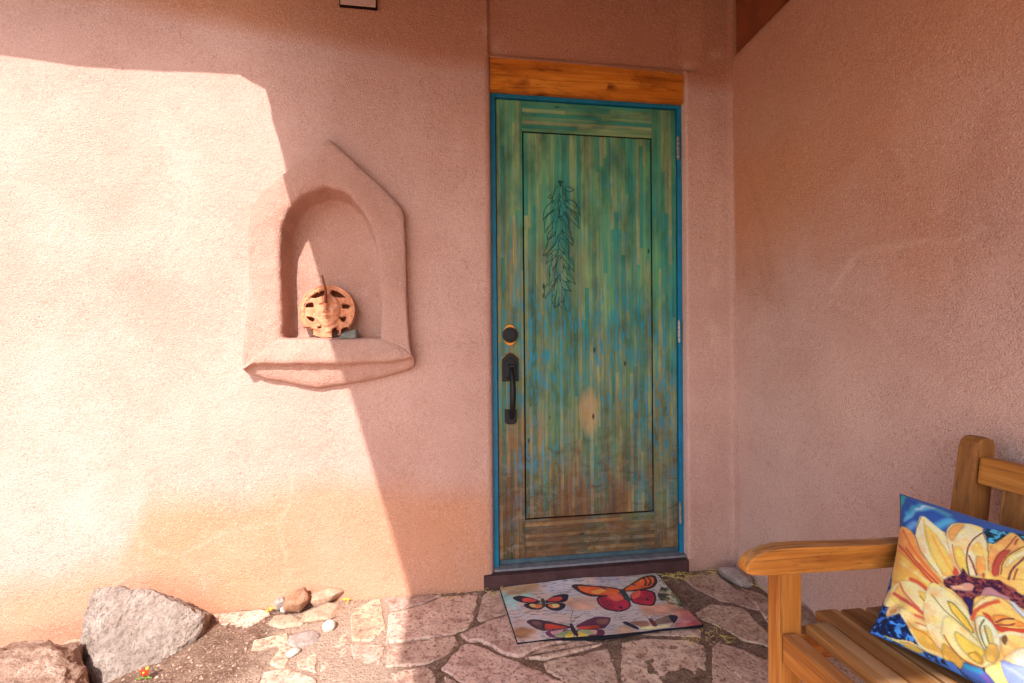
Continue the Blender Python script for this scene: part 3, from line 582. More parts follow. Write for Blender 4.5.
M['stem'] = mat_plain('green_stem', (120, 150, 60), 0.7, 0.2, 0, 0.3, 80, 0.1)
M['pillow'] = mat_vcol('pillow_print', 0.8, 420, 0.15, 0.1)
M['mat'] = mat_vcol('mat_print', 0.92, 500, 0.05, 0.0, 0.4)
M['rubber'] = mat_plain('black_rubber', (24, 24, 30), 0.8, 0.2)

# ------------------------------------------------------------------ the ground
XC = 1.1025           # side wall face
WY = -0.05            # front wall face
DIRT = [(-2.4, -0.02), (-1.25, -0.02), (-1.08, -0.12), (-0.92, -0.20), (-0.80, -0.32), (-0.78, -0.62), (-2.4, -0.75)]

def ground_h(X, Y):
    h = -0.0065 + 0.010 * (fbm(X * 9, Y * 9, 3, 4) - 0.5) + 0.004 * (fbm(X * 40, Y * 40, 5, 3) - 0.5)
    left = np.clip((-1.0 - X) / 0.75, 0, 1)
    h = h - 0.115 * left * left * (3 - 2 * left)
    d = in_poly(X, Y, DIRT)
    h = h + np.where(d, 0.016 * (fbm(X * 14, Y * 14, 21, 4)) , 0)
    sand = np.clip((-0.40 - X) / 0.05, 0, 1) * np.clip((X + 0.85) / 0.1, 0, 1) * np.clip((Y + 0.8) / 0.1, 0, 1)
    h = h + sand * (0.005 + 0.010 * (fbm(X * 11, Y * 11, 25, 3) - 0.5))
    far = np.clip((np.hypot(X, Y) - 8) / 60, 0, 1)
    return h - 0.02 * far

def build_ground():
    xs = np.concatenate([[-300, -120, -50, -20, -10, -6, -4, -3, -2.4], np.arange(-2.0, 1.2, 0.0125), [1.3, 1.8, 3, 6, 12, 30, 100, 300]])
    ys = np.concatenate([[-300, -120, -50, -20, -10, -6, -4.5], np.arange(-3.6, -0.75, 0.06), np.arange(-0.75, 0.06, 0.0125), [0.3, 2, 8, 30, 100, 300]])
    X, Y = np.meshgrid(xs, ys, indexing='ij')
    Z = ground_h(X, Y)
    nx, ny = X.shape
    verts = np.stack([X, Y, Z], -1).reshape(-1, 3)
    faces = [(i * ny + j, (i + 1) * ny + j, (i + 1) * ny + j + 1, i * ny + j + 1) for i in range(nx - 1) for j in range(ny - 1)]
    tag(pyd('ground', verts.tolist(), faces, M['soil'], smooth=True), kind='structure')
build_ground()

def build_flags():
    verts, faces, tones = [], [], []
    polys = [(p, True) for p in FLAGS] + [([(-1.12, -.075), (-.95, -.07), (-.90, -.10), (-.96, -.19), (-1.06, -.15)], True)]
    # the paving goes on out of the photograph: jittered courses of irregular stones
    rng = random.Random(5)
    gx = [-2.5 + i * 0.36 for i in range(11)]
    gy = [-3.9 + j * 0.33 for j in range(11)]
    J = {}
    for i in range(len(gx)):
        for j in range(len(gy)):
            J[i, j] = (gx[i] + rng.uniform(-.09, .09), gy[j] + rng.uniform(-.08, .08))
    for i in range(len(gx) - 1):
        for j in range(len(gy) - 1):
            q = [J[i, j], J[i + 1, j], J[i + 1, j + 1], J[i, j + 1]]
            cx = sum(a for a, b in q) / 4; cy = sum(b for a, b in q) / 4
            if cy > -0.70 or cx > 0.95: continue
            q = [(cx + (a - cx) * 0.93, cy + (b - cy) * 0.93) for a, b in q]
            polys.append((q, False))
    for q in ([(0.98, -0.30), (1.07, -0.34), (1.07, -0.60), (0.93, -0.52)], [(0.80, -0.62), (0.92, -0.55), (1.07, -0.66), (1.06, -1.0), (0.82, -0.95)]):
        polys.append((q, False))
    for p, fine in polys:
        a = sum(p[i][0] * p[(i + 1) % len(p)][1] - p[(i + 1) % len(p)][0] * p[i][1] for i in range(len(p)))
        if a < 0: p = p[::-1]
        # resample the outline and roughen it
        q = []
        for i in range(len(p)):
            (x0, y0), (x1, y1) = p[i], p[(i + 1) % len(p)]
            k = max(2, int(math.hypot(x1 - x0, y1 - y0) / 0.018))
            for t in range(k):
                q.append((x0 + (x1 - x0) * t / k, y0 + (y1 - y0) * t / k))
        q = smooth_poly(q, 1, 0.25)
        cx = sum(x for x, y in q) / len(q); cy = sum(y for x, y in q) / len(q)
        hh = rng.uniform(-0.004, 0.004) - 0.001
        tx, ty = rng.uniform(-.012, .012), rng.uniform(-.012, .012)
        tone = [rng.uniform(0.80, 1.10)] * 3
        tone = [tone[0] * 1.0, tone[0] * rng.uniform(0.93, 1.0), tone[0] * rng.uniform(0.90, 1.0)]
        if not fine: tone = [v * 1.08 for v in tone]  # out-of-view stones paler too, to bounce more light back
        if cx < -0.38 and fine: tone = [tone[0] * 1.12, tone[1] * 1.10, tone[2] * 1.02]  # stones on the sunny side tinted paler, sunlight put into their colour
        n = len(q)
        base = len(verts)
        rings = [(0.0, -0.03), (0.0, -0.005), (0.002, -0.0015), (0.005, 0.0)]
        for ri, (ins, z) in enumerate(rings):
            for k, (x, y) in enumerate(q):
                (xa, ya), (xb, yb) = q[k - 1], q[(k + 1) % n]
                tl = math.hypot(xb - xa, yb - ya) + 1e-9
                nx_, ny_ = (yb - ya) / tl, -(xb - xa) / tl
                w = (mnoise.noise(Vector((x * 24, y * 24, 1.7))) * 0.006 + mnoise.noise(Vector((x * 70, y * 70, 1.7))) * 0.004 + mnoise.noise(Vector((x * 160, y * 160, 4.7))) * 0.002)
                px, py = x + nx_ * (w - ins), y + ny_ * (w - ins)
                zz = z + hh + (px - cx) * tx + (py - cy) * ty
                if px < -1.0: zz -= 0.0
                verts.append((px, py, zz)); tones.append(tone)
        for ri in range(len(rings) - 1):
            for k in range(n):
                a0 = base + ri * n + k; a1 = base + ri * n + (k + 1) % n
                faces.append((a0, a1, a1 + n, a0 + n))
        faces.append(tuple(base + (len(rings) - 1) * n + k for k in range(n)))
    me = bpy.data.meshes.new('flagstone_path')
    me.from_pydata(verts, [], faces)
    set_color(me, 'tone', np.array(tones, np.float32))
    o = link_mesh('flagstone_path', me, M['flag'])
    tag(o, kind='structure')
build_flags()

# ------------------------------------------------------------------ the house
house = thing('adobe_house', 'pink adobe house with a recessed arched niche, a turquoise door and a covered porch', 'house', (0.4, 0.0, 0.0))

OPEN_X0, OPEN_X1, OPEN_Z1 = -0.028, 0.853, 2.256
NICHE_OUT = N_OUT_L + N_OUT_TL[1:] + N_OUT_TR[1:] + N_OUT_R[1:] + N_OUT_B[1:-1]

def wall_y(X, Z):
    y = WY + 0.010 * (fbm(X * 1.7, Z * 1.7, 31, 3) - 0.5) + 0.006 * (fbm(X * 6, Z * 6, 41, 3) - 0.5) + 0.0022 * (fbm(X * 28, Z * 28, 51, 2) - 0.5)
    # above the lintel and to its right the plaster lies a little deeper than the left wall
    t = np.clip((X + 0.040) / 0.014, 0, 1); t = t * t * (3 - 2 * t)
    zt = np.clip((Z - (OPEN_Z1 - 0.004)) / 0.01, 0, 1)
    rt = np.clip((0.93 - X) / 0.09, 0, 1)
    y = y + 0.020 * t * zt * rt
    # rounded arrises at the door opening
    r = 0.030
    dl = np.clip((X - (OPEN_X0 - r)) / r, 0, 1) * (X <= OPEN_X0 + 1e-6)
    dr = np.clip(((OPEN_X1 + 0.012) - X) / 0.012, 0, 1) * (X >= OPEN_X1 - 1e-6)
    y = y + np.where(Z < OPEN_Z1 + 0.002, 0.024 * (1 - np.sqrt(np.clip(1 - dl * dl, 0, 1))) + 0.010 * (1 - np.sqrt(np.clip(1 - dr * dr, 0, 1))), 0)
    # coved corner with the side wall, thickened foot
    c = np.clip((X - (XC - 0.045)) / 0.015, 0, 1)
    y = y - 0.006 * c * c
    f = np.clip((0.12 - Z) / 0.12, 0, 1)
    y = y - 0.014 * f * f * (X < OPEN_X0)
    return y

def front_marks(X, Z):
    r = np.zeros(X.shape)
    for l in FW_LINES:
        wob = 0.010 * (fbm(X * 25, Z * 25, 61, 2) - 0.5)
        d = seg_dist(X + wob, Z + wob, l)
        r = np.maximum(r, 0.6 * np.clip(1 - d / 0.010, 0, 1) * (0.35 + 0.65 * fbm(X * 18, Z * 18, 63, 2)))
    # pale strip of plaster beside the hinge jamb
    d = seg_dist(X, Z, [(1.02, 1.75), (1.0, 1.45), (0.96, 1.15), (0.985, 1.02)])
    r = np.maximum(r, 0.55 * np.clip(1 - d / 0.05, 0, 1) * (fbm(X * 20, Z * 20, 65, 3) > 0.46))
    # patches near the top corners of the opening
    for (cx, cz, ra) in ((0.0, 2.30, 0.07), (-0.05, 2.36, 0.06), (0.86, 2.28, 0.05), (1.0, 2.33, 0.06)):
        r = np.maximum(r, 0.45 * np.clip(1 - np.hypot(X - cx, Z - cz) / ra, 0, 1) * (fbm(X * 30, Z * 30, 67, 3) > 0.47))
    edge = 0.50 + 0.10 * (fbm(X * 1.5, Z * 0.7, 71, 3) - 0.5) * 2 + 0.05 * (fbm(X * 7, Z * 7, 73, 3) - 0.5)
    edge = edge - 0.24 * np.clip((-1.35 - X) / 0.12, 0, 1)
    g = np.clip((edge - Z) / 0.14, 0, 1) * (X < -0.05)
    g = g * (0.75 + 0.4 * (fbm(X * 4, Z * 4, 75, 3) - 0.5))
    # orange tone and painted eave shade over the door and along the top
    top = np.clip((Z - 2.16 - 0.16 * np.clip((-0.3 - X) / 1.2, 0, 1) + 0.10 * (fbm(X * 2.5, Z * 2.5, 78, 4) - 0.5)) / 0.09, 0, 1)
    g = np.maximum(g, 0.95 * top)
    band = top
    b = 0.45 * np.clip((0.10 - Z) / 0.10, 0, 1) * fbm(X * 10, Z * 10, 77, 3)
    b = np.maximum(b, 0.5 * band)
    return np.stack([np.clip(r, 0, 1), np.clip(g, 0, 1), np.clip(b, 0, 1)], -1)

def build_front_wall():
    xs = np.concatenate([[-6, -5, -4, -3.2, -2.7], np.arange(-2.4, OPEN_X0 - 0.06, 0.0125),
                         np.linspace(OPEN_X0 - 0.052, OPEN_X0, 14), np.arange(OPEN_X0 + 0.01, OPEN_X1 - 0.005, 0.0125),
                         np.linspace(OPEN_X1, OPEN_X1 + 0.014, 6), np.arange(OPEN_X1 + 0.024, XC - 0.04, 0.0125),
                         np.linspace(XC - 0.036, XC + 0.05, 14)])
    zs = np.concatenate([[-0.5, -0.3], np.arange(-0.2, OPEN_Z1 - 0.008, 0.0125), [OPEN_Z1 - 0.002, OPEN_Z1 + 0.002], np.arange(OPEN_Z1 + 0.010, 2.66, 0.0125)])
    X, Z = np.meshgrid(xs, zs, indexing='ij')
    Y = wall_y(X, Z)
    nx, nz = X.shape
    verts = np.stack([X, Y, Z], -1).reshape(-1, 3)
    # hole behind the niche moulding
    mx, mz = np.mean([p[0] for p in NICHE_OUT]), np.mean([p[1] for p in NICHE_OUT])
    shr = [(mx + (a - mx) * 0.90, mz + (b - mz) * 0.93) for a, b in NICHE_OUT]
    XM = (X[:-1, :-1] + X[1:, 1:]) / 2; ZM = (Z[:-1, :-1] + Z[1:, 1:]) / 2
    kill = in_poly(XM, ZM, shr) | ((XM > OPEN_X0) & (XM < OPEN_X1) & (ZM < OPEN_Z1))
    faces = [(i * nz + j, (i + 1) * nz + j, (i + 1) * nz + j + 1, i * nz + j + 1)
             for i in range(nx - 1) for j in range(nz - 1) if not kill[i, j]]
    me = bpy.data.meshes.new('front_wall')
    me.from_pydata(verts.tolist(), [], faces)
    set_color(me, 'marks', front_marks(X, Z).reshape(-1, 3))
    # returns of the plaster into the opening
    bm = bmesh.new(); bm.from_mesh(me)
    bm.verts.ensure_lookup_table()
    es = []
    for e in bm.edges:
        if len(e.link_faces) == 1:
            m = (e.verts[0].co + e.verts[1].co) / 2
            on = lambda v: (abs(v.co.x - OPEN_X0) < 1e-4 or abs(v.co.x - OPEN_X1) < 1e-4) and v.co.z < OPEN_Z1 + 0.01
            top = lambda v: abs(v.co.z - (OPEN_Z1 - 0.002)) < 0.0045 and OPEN_X0 - 1e-4 <= v.co.x <= OPEN_X1 + 1e-4
            if (on(e.verts[0]) and on(e.verts[1])) or (top(e.verts[0]) and top(e.verts[1])):
                es.append(e)
    ret = bmesh.ops.extrude_edge_only(bm, edges=es)
    for v in ret['geom']:
        if isinstance(v, bmesh.types.BMVert): v.co.y = 0.10
    # thickness of the wall body behind
    bmesh.ops.delete(bm, geom=[v for v in bm.verts if not v.link_faces], context='VERTS')
    bm.to_mesh(me); bm.free()
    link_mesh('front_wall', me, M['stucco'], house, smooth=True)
    bm = bmesh.new()
    add_box(bm, (-6, 0.17, -0.5), (XC + 0.4, 0.32, 2.61))
    bmo('wall_core', bm, M['stucco'], house)
build_front_wall()

def build_side_wall():
    ys = np.concatenate([np.arange(0.0, -2.0, -0.0125), np.arange(-2.0, -6.1, -0.1)])
    zs = np.concatenate([[-0.4, -0.2], np.arange(-0.1, 2.30, 0.0125), np.linspace(2.305, 2.338, 6)])
    Y, Z = np.meshgrid(ys, zs, indexing='ij')
    X = XC - 0.026 * np.clip((Z - 0.3) / 2.0, 0, 1) + 0.012 * (fbm(Y * 1.6 + 9, Z * 1.6, 81, 3) - 0.5) + 0.007 * (fbm(Y * 6, Z * 6, 83, 3) - 0.5) + 0.0022 * (fbm(Y * 28, Z * 28, 85, 2) - 0.5)
    t = np.clip((Z - 2.305) / 0.034, 0, 1)
    X = X + 0.020 * (1 - np.sqrt(np.clip(1 - t * t, 0, 1)))
    f = np.clip((0.16 - Z) / 0.16, 0, 1)
    X = X - 0.020 * f * f
    r = np.zeros(Y.shape)
    wob = 0.02 * (fbm(Y * 20, Z * 20, 87, 3) - 0.5)
    for l in RW_LINES:
        d = seg_dist(Y + wob, Z + wob, l)
        r = np.maximum(r, 0.8 * np.clip(1 - d / 0.014, 0, 1) * (0.25 + 0.75 * fbm(Y * 14, Z * 14, 89, 2)))
    r = np.maximum(r, 0.7 * np.clip(1 - np.hypot((Y + 0.66), (Z - 0.90) * 0.6) / 0.022, 0, 1))
    r = np.maximum(r, (0.30 + 0.34 * np.clip((fbm(Y * 3.3, Z * 3.3, 91, 4) - 0.45) * 5, 0, 1)) * np.clip((1.30 - Z) / 0.45, 0, 1))  # pale patches, and the lower wall lightened in place of fill light
    b = np.zeros(Y.shape)
    for l in RW_DARK:
        b = np.maximum(b, 0.40 * np.clip(1 - seg_dist(Y + wob, Z + wob, l) / 0.05, 0, 1))
    pm = np.clip((Z - 1.05 - 0.25 * np.clip((-0.5 - Y) / 0.5, 0, 1) - 0.8 * (fbm(Y * 2.4, Z * 2.4, 93, 4) - 0.5)) / 0.45, 0, 1)
    b = np.maximum(b, 0.22 * pm * (0.5 + fbm(Y * 3, Z * 1.2, 94, 3)))
    b = np.maximum(b, 0.5 * np.clip((fbm(Y * 2.2 + 4, Z * 2.2, 95, 4) - 0.55) * 5, 0, 1) * np.clip((Z - 1.0) * 4, 0, 1))
    g = 0.75 * pm + 0.30 * np.clip((fbm(Y * 1.8, Z * 1.8, 97, 3) - 0.45) * 4, 0, 1) * np.clip((Z - 1.1) * 3, 0, 1)
    nx, nz = Y.shape
    verts = np.stack([X, Y, Z], -1).reshape(-1, 3).tolist()
    faces = [(i * nz + j, i * nz + j + 1, (i + 1) * nz + j + 1, (i + 1) * nz + j) for i in range(nx - 1) for j in range(nz - 1)]
    cols = np.stack([r, g, b], -1).reshape(-1, 3).tolist()
    # flat top ledge and outer end
    n0 = len(verts)
    for i in range(nx):
        verts.append((XC + 0.30, Y[i, 0], 2.338)); cols.append([0, 0, 0])
    for i in range(nx - 1):
        faces.append((i * nz + nz - 1, n0 + i, n0 + i + 1, (i + 1) * nz + nz - 1))
    me = bpy.data.meshes.new('side_wall')
    me.from_pydata(verts, [], faces)
    set_color(me, 'marks', np.array(cols))
    link_mesh('side_wall', me, M['stucco'], house, smooth=True)
    bm = bmesh.new()
    add_box(bm, (XC - 0.012, -6.0, 2.341), (XC + 0.29, -0.062, 2.616), 0.008)
    bmo('porch_beam', bm, M['beam'], house)
build_side_wall()

def build_porch():
    ol = [(-6, 0.32), (-6, -0.56), (-3.0, -0.57), (-2.2, -0.556), (-1.92, -0.566), (-1.70, -0.584), (-1.45, -0.582), (-1.30, -0.572), (-1.157, -0.572), (-1.117, -0.600), (-1.076, -0.624),
          (-1.077, -0.694), (-1.087, -0.742), (-1.083, -0.819), (-1.088, -0.918), (-1.097, -1.016), (-1.10, -3.08), (1.7, -3.08), (1.7, 0.32)]
    bm = bmesh.new()
    add_prism_z(bm, ol, 2.62, 2.80)
    bmo('porch_roof', bm, M['porch'], house)
    # unseen beams added to keep sky light off the upper walls
    zb = 2.22
    xb = -0.85 + 0.274 * (1.752 - zb)
    bm = bmesh.new()
    A = [(-.988, -.60), (-.993, -.9), (-.997, -1.256), (-.980, -1.399), (-.974, -1.461), (-.971, -1.605), (-.967, -1.730), (-.969, -1.863), (-.972, -2.001), (-.972, -2.128), (-.967, -2.213), (-.974, -2.264), (-.964, -2.447), (-.949, -2.611), (-.930, -2.759), (-.930, -3.06)]
    add_prism_z(bm, A + [(xb + 0.20, -3.06), (xb + 0.20, -.60)], zb, 2.618)
    bmo('sky_block_beam', bm, M['porch'], house)
    bm = bmesh.new()
    add_box(bm, (xb + 0.203, -2.80, 2.0), (XC + 0.28, -2.64, 2.618), 0.008)
    bmo('sky_block_beam', bm, M['porch'], house)
build_porch()

# ---- niche: plaster moulding lofted from the wall to the back of the recess
def resample(line, n, end=False):
    d = [0]
    for a, b in zip(line[:-1], line[1:]): d.append(d[-1] + math.hypot(b[0] - a[0], b[1] - a[1]))
    out = []
    for k in range(n + (1 if end else 0)):
        t = d[-1] * k / n
        i = max(j for j in range(len(d)) if d[j] <= t + 1e-9); i = min(i, len(line) - 2)
        u = (t - d[i]) / max(1e-9, d[i + 1] - d[i])
        out.append((line[i][0] + (line[i + 1][0] - line[i][0]) * u, line[i][1] + (line[i + 1][1] - line[i][1]) * u))
    return out

def build_niche():
    NS = (16, 18, 18, 16, 34)
    def ring(segs): 
        r = []
        for s, n in zip(segs, NS): r += resample(smooth_poly(s, 1, 0.2, False), n)
        return r
    # inner arch bottom runs from right to left along the sill edge
    inB = [N_IN_R[-1], (-0.57, 1.058), (-0.67, 1.055), (-0.77, 1.058), N_IN_L[0]]
    outer = ring((N_OUT_L, N_OUT_TL, N_OUT_TR, N_OUT_R, N_OUT_B))
    lipo = ring((N_OUT_L, N_OUT_TL, N_OUT_TR, N_OUT_R, N_LIP))
    lipt = ring((N_OUT_L, N_OUT_TL, N_OUT_TR, N_OUT_R, N_LIPTOP))
    inner = ring((N_IN_L, N_IN_TL, N_IN_TR, N_IN_R, inB))
    n = len(outer)
    wb = [0.0] * n
    s0 = sum(NS[:4])
    for k in range(NS[4]):
        t = k / NS[4]
        wb[s0 + k] = min(1, min(t, 1 - t) * 6 + 0.75)
    for k in range(9):
        wb[s0 - 1 - k] = 0.75 * (1 - k / 9.0) ** 1.5
        wb[k] = 0.75 * (1 - k / 9.0) ** 1.5
    lerp = lambda a, b, t: [(p[0] + (q[0] - p[0]) * t, p[1] + (q[1] - p[1]) * t) for p, q in zip(a, b)]
    cx, cz = -0.67, 1.33
    def scale(r, s, dz=0, fl=0.0): return [(cx + (x - cx) * s, cz + (z - cz) * s + dz) for x, z in r]
    deep = scale(inner, 0.965); back = scale(inner, 0.92); 
    # the floor of the recess stays level: keep the sill points at sill height
    for R, zf in ((deep, 1.064), (back, 1.070)):
        for k in range(n):
            x, z = R[k]
            if k >= s0 or z < zf + 0.02: R[k] = (x, zf if k >= s0 or k in (0,) else max(z, zf))
    rings = []
    def add(r, ytop, ybot):
        rings.append([(x, ytop + (ybot - ytop) * w, z) for (x, z), w in zip(r, wb)])
    add(outer, WY + 0.030, WY + 0.030)
    add(outer, WY - 0.004, WY - 0.010)
    add(lerp(outer, lipo, 0.10), WY - 0.020, WY - 0.032)
    add(lerp(outer, lipo, 0.85), WY - 0.028, WY - 0.040)
    add(lipo, WY - 0.034, WY - 0.050)
    add(lerp(lerp(lipo, lipt, 0.10), inner, 0.02), WY - 0.038, WY - 0.072)
    add(lerp(lerp(lipo, lipt, 0.45), inner, 0.06), WY - 0.042, WY - 0.076)
    add(lerp(lipt, inner, 0.22), WY - 0.045, WY - 0.069)
    add(lerp(lipt, inner, 0.60), WY - 0.047, WY - 0.061)
    add(lerp(lipt, inner, 0.90), WY - 0.045, WY - 0.056)
    add(inner, WY - 0.036, WY - 0.047)
    add(scale(inner, 0.992), WY - 0.008, WY - 0.022)
    add(deep, WY + 0.046, WY + 0.042)
    add(lerp(deep, back, 0.5), WY + 0.060, WY + 0.058)
    add(back, WY + 0.067, WY + 0.066)
    verts = [p for r in rings for p in r]
    faces = []
    for i in range(len(rings) - 1):
        for k in range(n):
            a = i * n + k; b = i * n + (k + 1) % n
            faces.append((a, a + n, b + n, b))
    # back panel: rings shrinking to a point
    b0 = (len(rings) - 1) * n
    prev = b0
    for s in (0.75, 0.5, 0.25):
        st = len(verts)
        for k in range(n):
            x, y, z = verts[b0 + k]
            verts.append((cx + (x - cx) * s, WY + 0.071, cz - 0.03 + (z - cz + 0.03) * s))
        for k in range(n):
            faces.append((prev + k, st + k, st + (k + 1) % n, prev + (k + 1) % n))
        prev = st
    c = len(verts); verts.append((cx, WY + 0.071, cz - 0.03))
    for k in range(n): faces.append((prev + k, c, prev + (k + 1) % n))
    o = pyd('niche', verts, faces, M['niche'], house, smooth=True)
    sub = o.modifiers.new('sub', 'SUBSURF'); sub.levels = 2; sub.render_levels = 2
    tx = bpy.data.textures.new('adobe_lumps', 'CLOUDS'); tx.noise_scale = 0.07; tx.noise_depth = 3
    dm = o.modifiers.new('lumps', 'DISPLACE'); dm.texture = tx; dm.strength = 0.010; dm.mid_level = 0.5; dm.texture_coords = 'LOCAL'
build_niche()

# ---- lintel, frame, sill
def build_lintel():
    bm = bmesh.new()
    n = 40
    top, bot = [], []
    for i in range(n + 1):
        x = -0.0275 + (0.852 + 0.0275) * i / n
        top.append((x, 2.2545 - 0.007 * max(0, min(1, (x - 0.42) / 0.1)) * (0.6 + 0.6 * math.sin(x * 23) * math.sin(x * 51 + 1)) - 0.004 * max(0, (x - .74) / .1)))
        bot.append((x, 2.1165 + 0.002 * math.sin(i * 0.7)))
    prof = bot + top[::-1]
    add_prism_y(bm, prof, -0.032, 0.09, 0.004, 2)
    bmo('lintel', bm, M['lintel'], house)
build_lintel()

def build_frame():
    bm = bmesh.new()
    add_box(bm, (-0.0275, -0.012, 0.055), (-0.0035, 0.08, 2.1155), 0.0015, 1)
    add_box(bm, (0.8335, -0.012, 0.055), (0.8525, 0.08, 2.1155), 0.0015, 1)
    add_box(bm, (-0.003, -0.0125, 2.1005), (0.833, 0.08, 2.1155), 0.0015, 1)
    # stops behind the slab
    add_box(bm, (-0.003, 0.046, 0.07), (0.010, 0.078, 2.099), 0.001, 1)
    add_box(bm, (0.820, 0.046, 0.07), (0.833, 0.078, 2.099), 0.001, 1)
    bmo('door_frame', bm, M['blue'], house)
    bm = bmesh.new()
    add_box(bm, (-0.073, -0.066, -0.02), (0.8475, 0.0, 0.0535), 0.004, 2)
    o = bmo('door_sill', bm, M['sill'], house)
    bm = bmesh.new()
    add_box(bm, (-0.0265, -0.040, 0.0545), (0.8515, 0.07, 0.0645), 0.002, 1)
    bmo('sill_strip', bm, M['alu'], o)
build_frame()

# ---- door
def build_door():
    D = bpy.data.objects.new('door', None); COL.objects.link(D)
    D.parent = house; D.location = Vector((0.0, 0.0, 0.067)) - Vector(house.location)
    W, Z0, Z1 = 0.8297, 0.069, 2.097
    gx0, gx1, gz0, gz1 = 0.118, 0.712, 0.257, 1.962
    bm = bmesh.new()
    add_box(bm, (0.0, 0.0, Z0), (gx0 - 0.003, 0.044, Z1), 0.0015, 1)
    add_box(bm, (gx1 + 0.003, 0.0, Z0), (W, 0.044, Z1), 0.0015, 1)
    bmo('stile', bm, M['door_v'], D, loc=(0, 0, 0))
    for z0, z1 in ((Z0, gz0 - 0.003), (gz1 + 0.003, Z1)):
        bm = bmesh.new()
        add_box(bm, (gx0 - 0.0025, 0.0005, z0), (gx1 + 0.0025, 0.044, z1), 0.0012, 1)
        bmo('rail', bm, M['door_h'], D, loc=(0, 0, 0))
    bm = bmesh.new()
    add_box(bm, (gx0 + 0.0035, 0.001, gz0 + 0.0035), (gx1 - 0.0035, 0.04, gz1 - 0.0035), 0.002, 1)
    bmo('panel', bm, M['door_v'], D, loc=(0, 0, 0))
    bm = bmesh.new()
    add_box(bm, (gx0 - 0.003, 0.007, gz0 - 0.003), (gx1 + 0.003, 0.012, gz1 + 0.003))
    bmo('panel_groove', bm, M['dark'], D)
    bm = bmesh.new()
    add_box(bm, (0.004, -0.006, 0.0690), (W - 0.004, -0.0005, 0.088), 0.001, 1)
    bmo('door_sweep', bm, M['sweep'], D)
    # incised ristra of chillies: each pod's outline, hidden where an upper pod lies over it
    pods = []
    rc = random.Random(12)
    more = [(tuple(a), tuple(b), w) for a, b, w in CHILI]
    for k in range(34):
        f = (k + .5) / 34
        z = 1.715 - .49 * f
        sd = 1 if k % 2 else -1
        half = (.018 + .05 * math.sin(math.pi * min(1, .12 + f * .8)) ** .7) * rc.uniform(.35, 1.0)
        bx0 = .284 - .014 * f + sd * half * .25
        L = rc.uniform(.045, .068)
        more.append(((bx0, z), (bx0 + sd * half * .8, z - L), rc.uniform(.016, .021)))
    more.sort(key=lambda p: -p[0][1])
    for k, (a, b, w) in enumerate(more):
        ax, az = a; bx, bz = b
        L = math.hypot(bx - ax, bz - az)
        tx, tz = (bx - ax) / L, (bz - az) / L
        nx, nz = -tz, tx
        bend = (0.10 if k % 2 else -0.10) * L
        left, right = [], []
        for i in range(17):
            t = i / 16
            wd = w * 0.66 * (math.sin(math.pi * min(1, t * 1.08 + 0.02)) ** 0.75 if t < 0.93 else 0.0 + (1 - t) * 3) * (1.08 - 0.35 * t)
            wd = max(0, wd)
            off = bend * math.sin(math.pi * t)
            cx, cz = ax + tx * L * t + nx * off, az + tz * L * t + nz * off
            left.append((cx + nx * wd, cz + nz * wd)); right.append((cx - nx * wd, cz - nz * wd))
        pods.append(left + right[::-1])
    bm = bmesh.new()
    for k, p in enumerate(pods):          # low carved bodies of the pods, the upper ones lying over the lower
        n = len(p); lift = -0.0004 - 0.0016 * (1 - k / len(pods))
        rim = [bm.verts.new((x, lift + 0.0004, z)) for x, z in p]
        m = n // 2
        ridge = [bm.verts.new(((p[i][0] + p[n - 1 - i][0]) / 2, lift - 0.0016, (p[i][1] + p[n - 1 - i][1]) / 2)) for i in range(m)]
        for i in range(m - 1):
            bm.faces.new((rim[i], rim[i + 1], ridge[i + 1], ridge[i]))
            bm.faces.new((ridge[i], ridge[i + 1], rim[n - 2 - i], rim[n - 1 - i]))
    bmo('chili_pods', bm, M['door_v'], D, loc=(0, 0, 0))
    bm = bmesh.new()
    for k, p in enumerate(pods):
        n = len(p); lift = -0.0004 - 0.0016 * (1 - k / len(pods))
        X = np.array([q[0] for q in p]); Zz = np.array([q[1] for q in p])
        hid = np.zeros(n, bool)
        for j in range(k): hid |= in_poly(X, Zz, pods[j])
        run = []
        for i in list(range(n)) + [0]:
            if hid[i]:
                if len(run) > 1: add_tube(bm, run, 0.0014, 5)
                run = []
            else:
                run.append((p[i][0], lift + 0.0002, p[i][1]))
        if len(run) > 1: add_tube(bm, run, 0.0014, 5)
        if k % 3 == 0:   # crease along the pod
            mid = [((p[i][0] + p[n - 1 - i][0]) / 2 + 0.002, lift - 0.0012, (p[i][1] + p[n - 1 - i][1]) / 2) for i in range(3, 11)]
            add_tube(bm, mid, 0.0010, 4)
    cx, cz = CHILI[0][0]
    add_tube(bm, [(cx - 0.006, 0.0004, cz + 0.022), (cx + 0.002, 0.0004, cz + 0.012), (cx + 0.004, 0.0004, cz)], [0.004, 0.006, 0.004], 6)
    add_tube(bm, [(cx - 0.002, 0.0004, cz + 0.020), (cx + 0.018, 0.0004, cz + 0.019)], [0.004, 0.003], 5)
    bmo('chili_carving', bm, M['groove'], D)
    # deadbolt
    cx, cz = 0.0535, 1.070
    bm = bmesh.new()
    def disc(bm, x, z, rx, rz, y0, y1, seg=28, bev=0.002):
        prof = [(x + rx * math.cos(t * 2 * math.pi / seg), z + rz * math.sin(t * 2 * math.pi / seg)) for t in range(seg)]
        add_prism_y(bm, prof, y0, y1, bev, 2)
    disc(bm, cx, cz, 0.031, 0.046, -0.005, 0.001)
    D2 = bmo('deadbolt', bm, M['brass'], D)
    D2.data.materials.append(M['iron'])
    bm = bmesh.new(); bm.from_mesh(D2.data)
    n0 = len(bm.faces)
    wl = world_loc(D2)
    ox, oz = cx - wl.x, cz - wl.z
    disc(bm, ox, oz, 0.034, 0.034, -0.020 - wl.y, -0.0055 - wl.y, 32, 0.004)
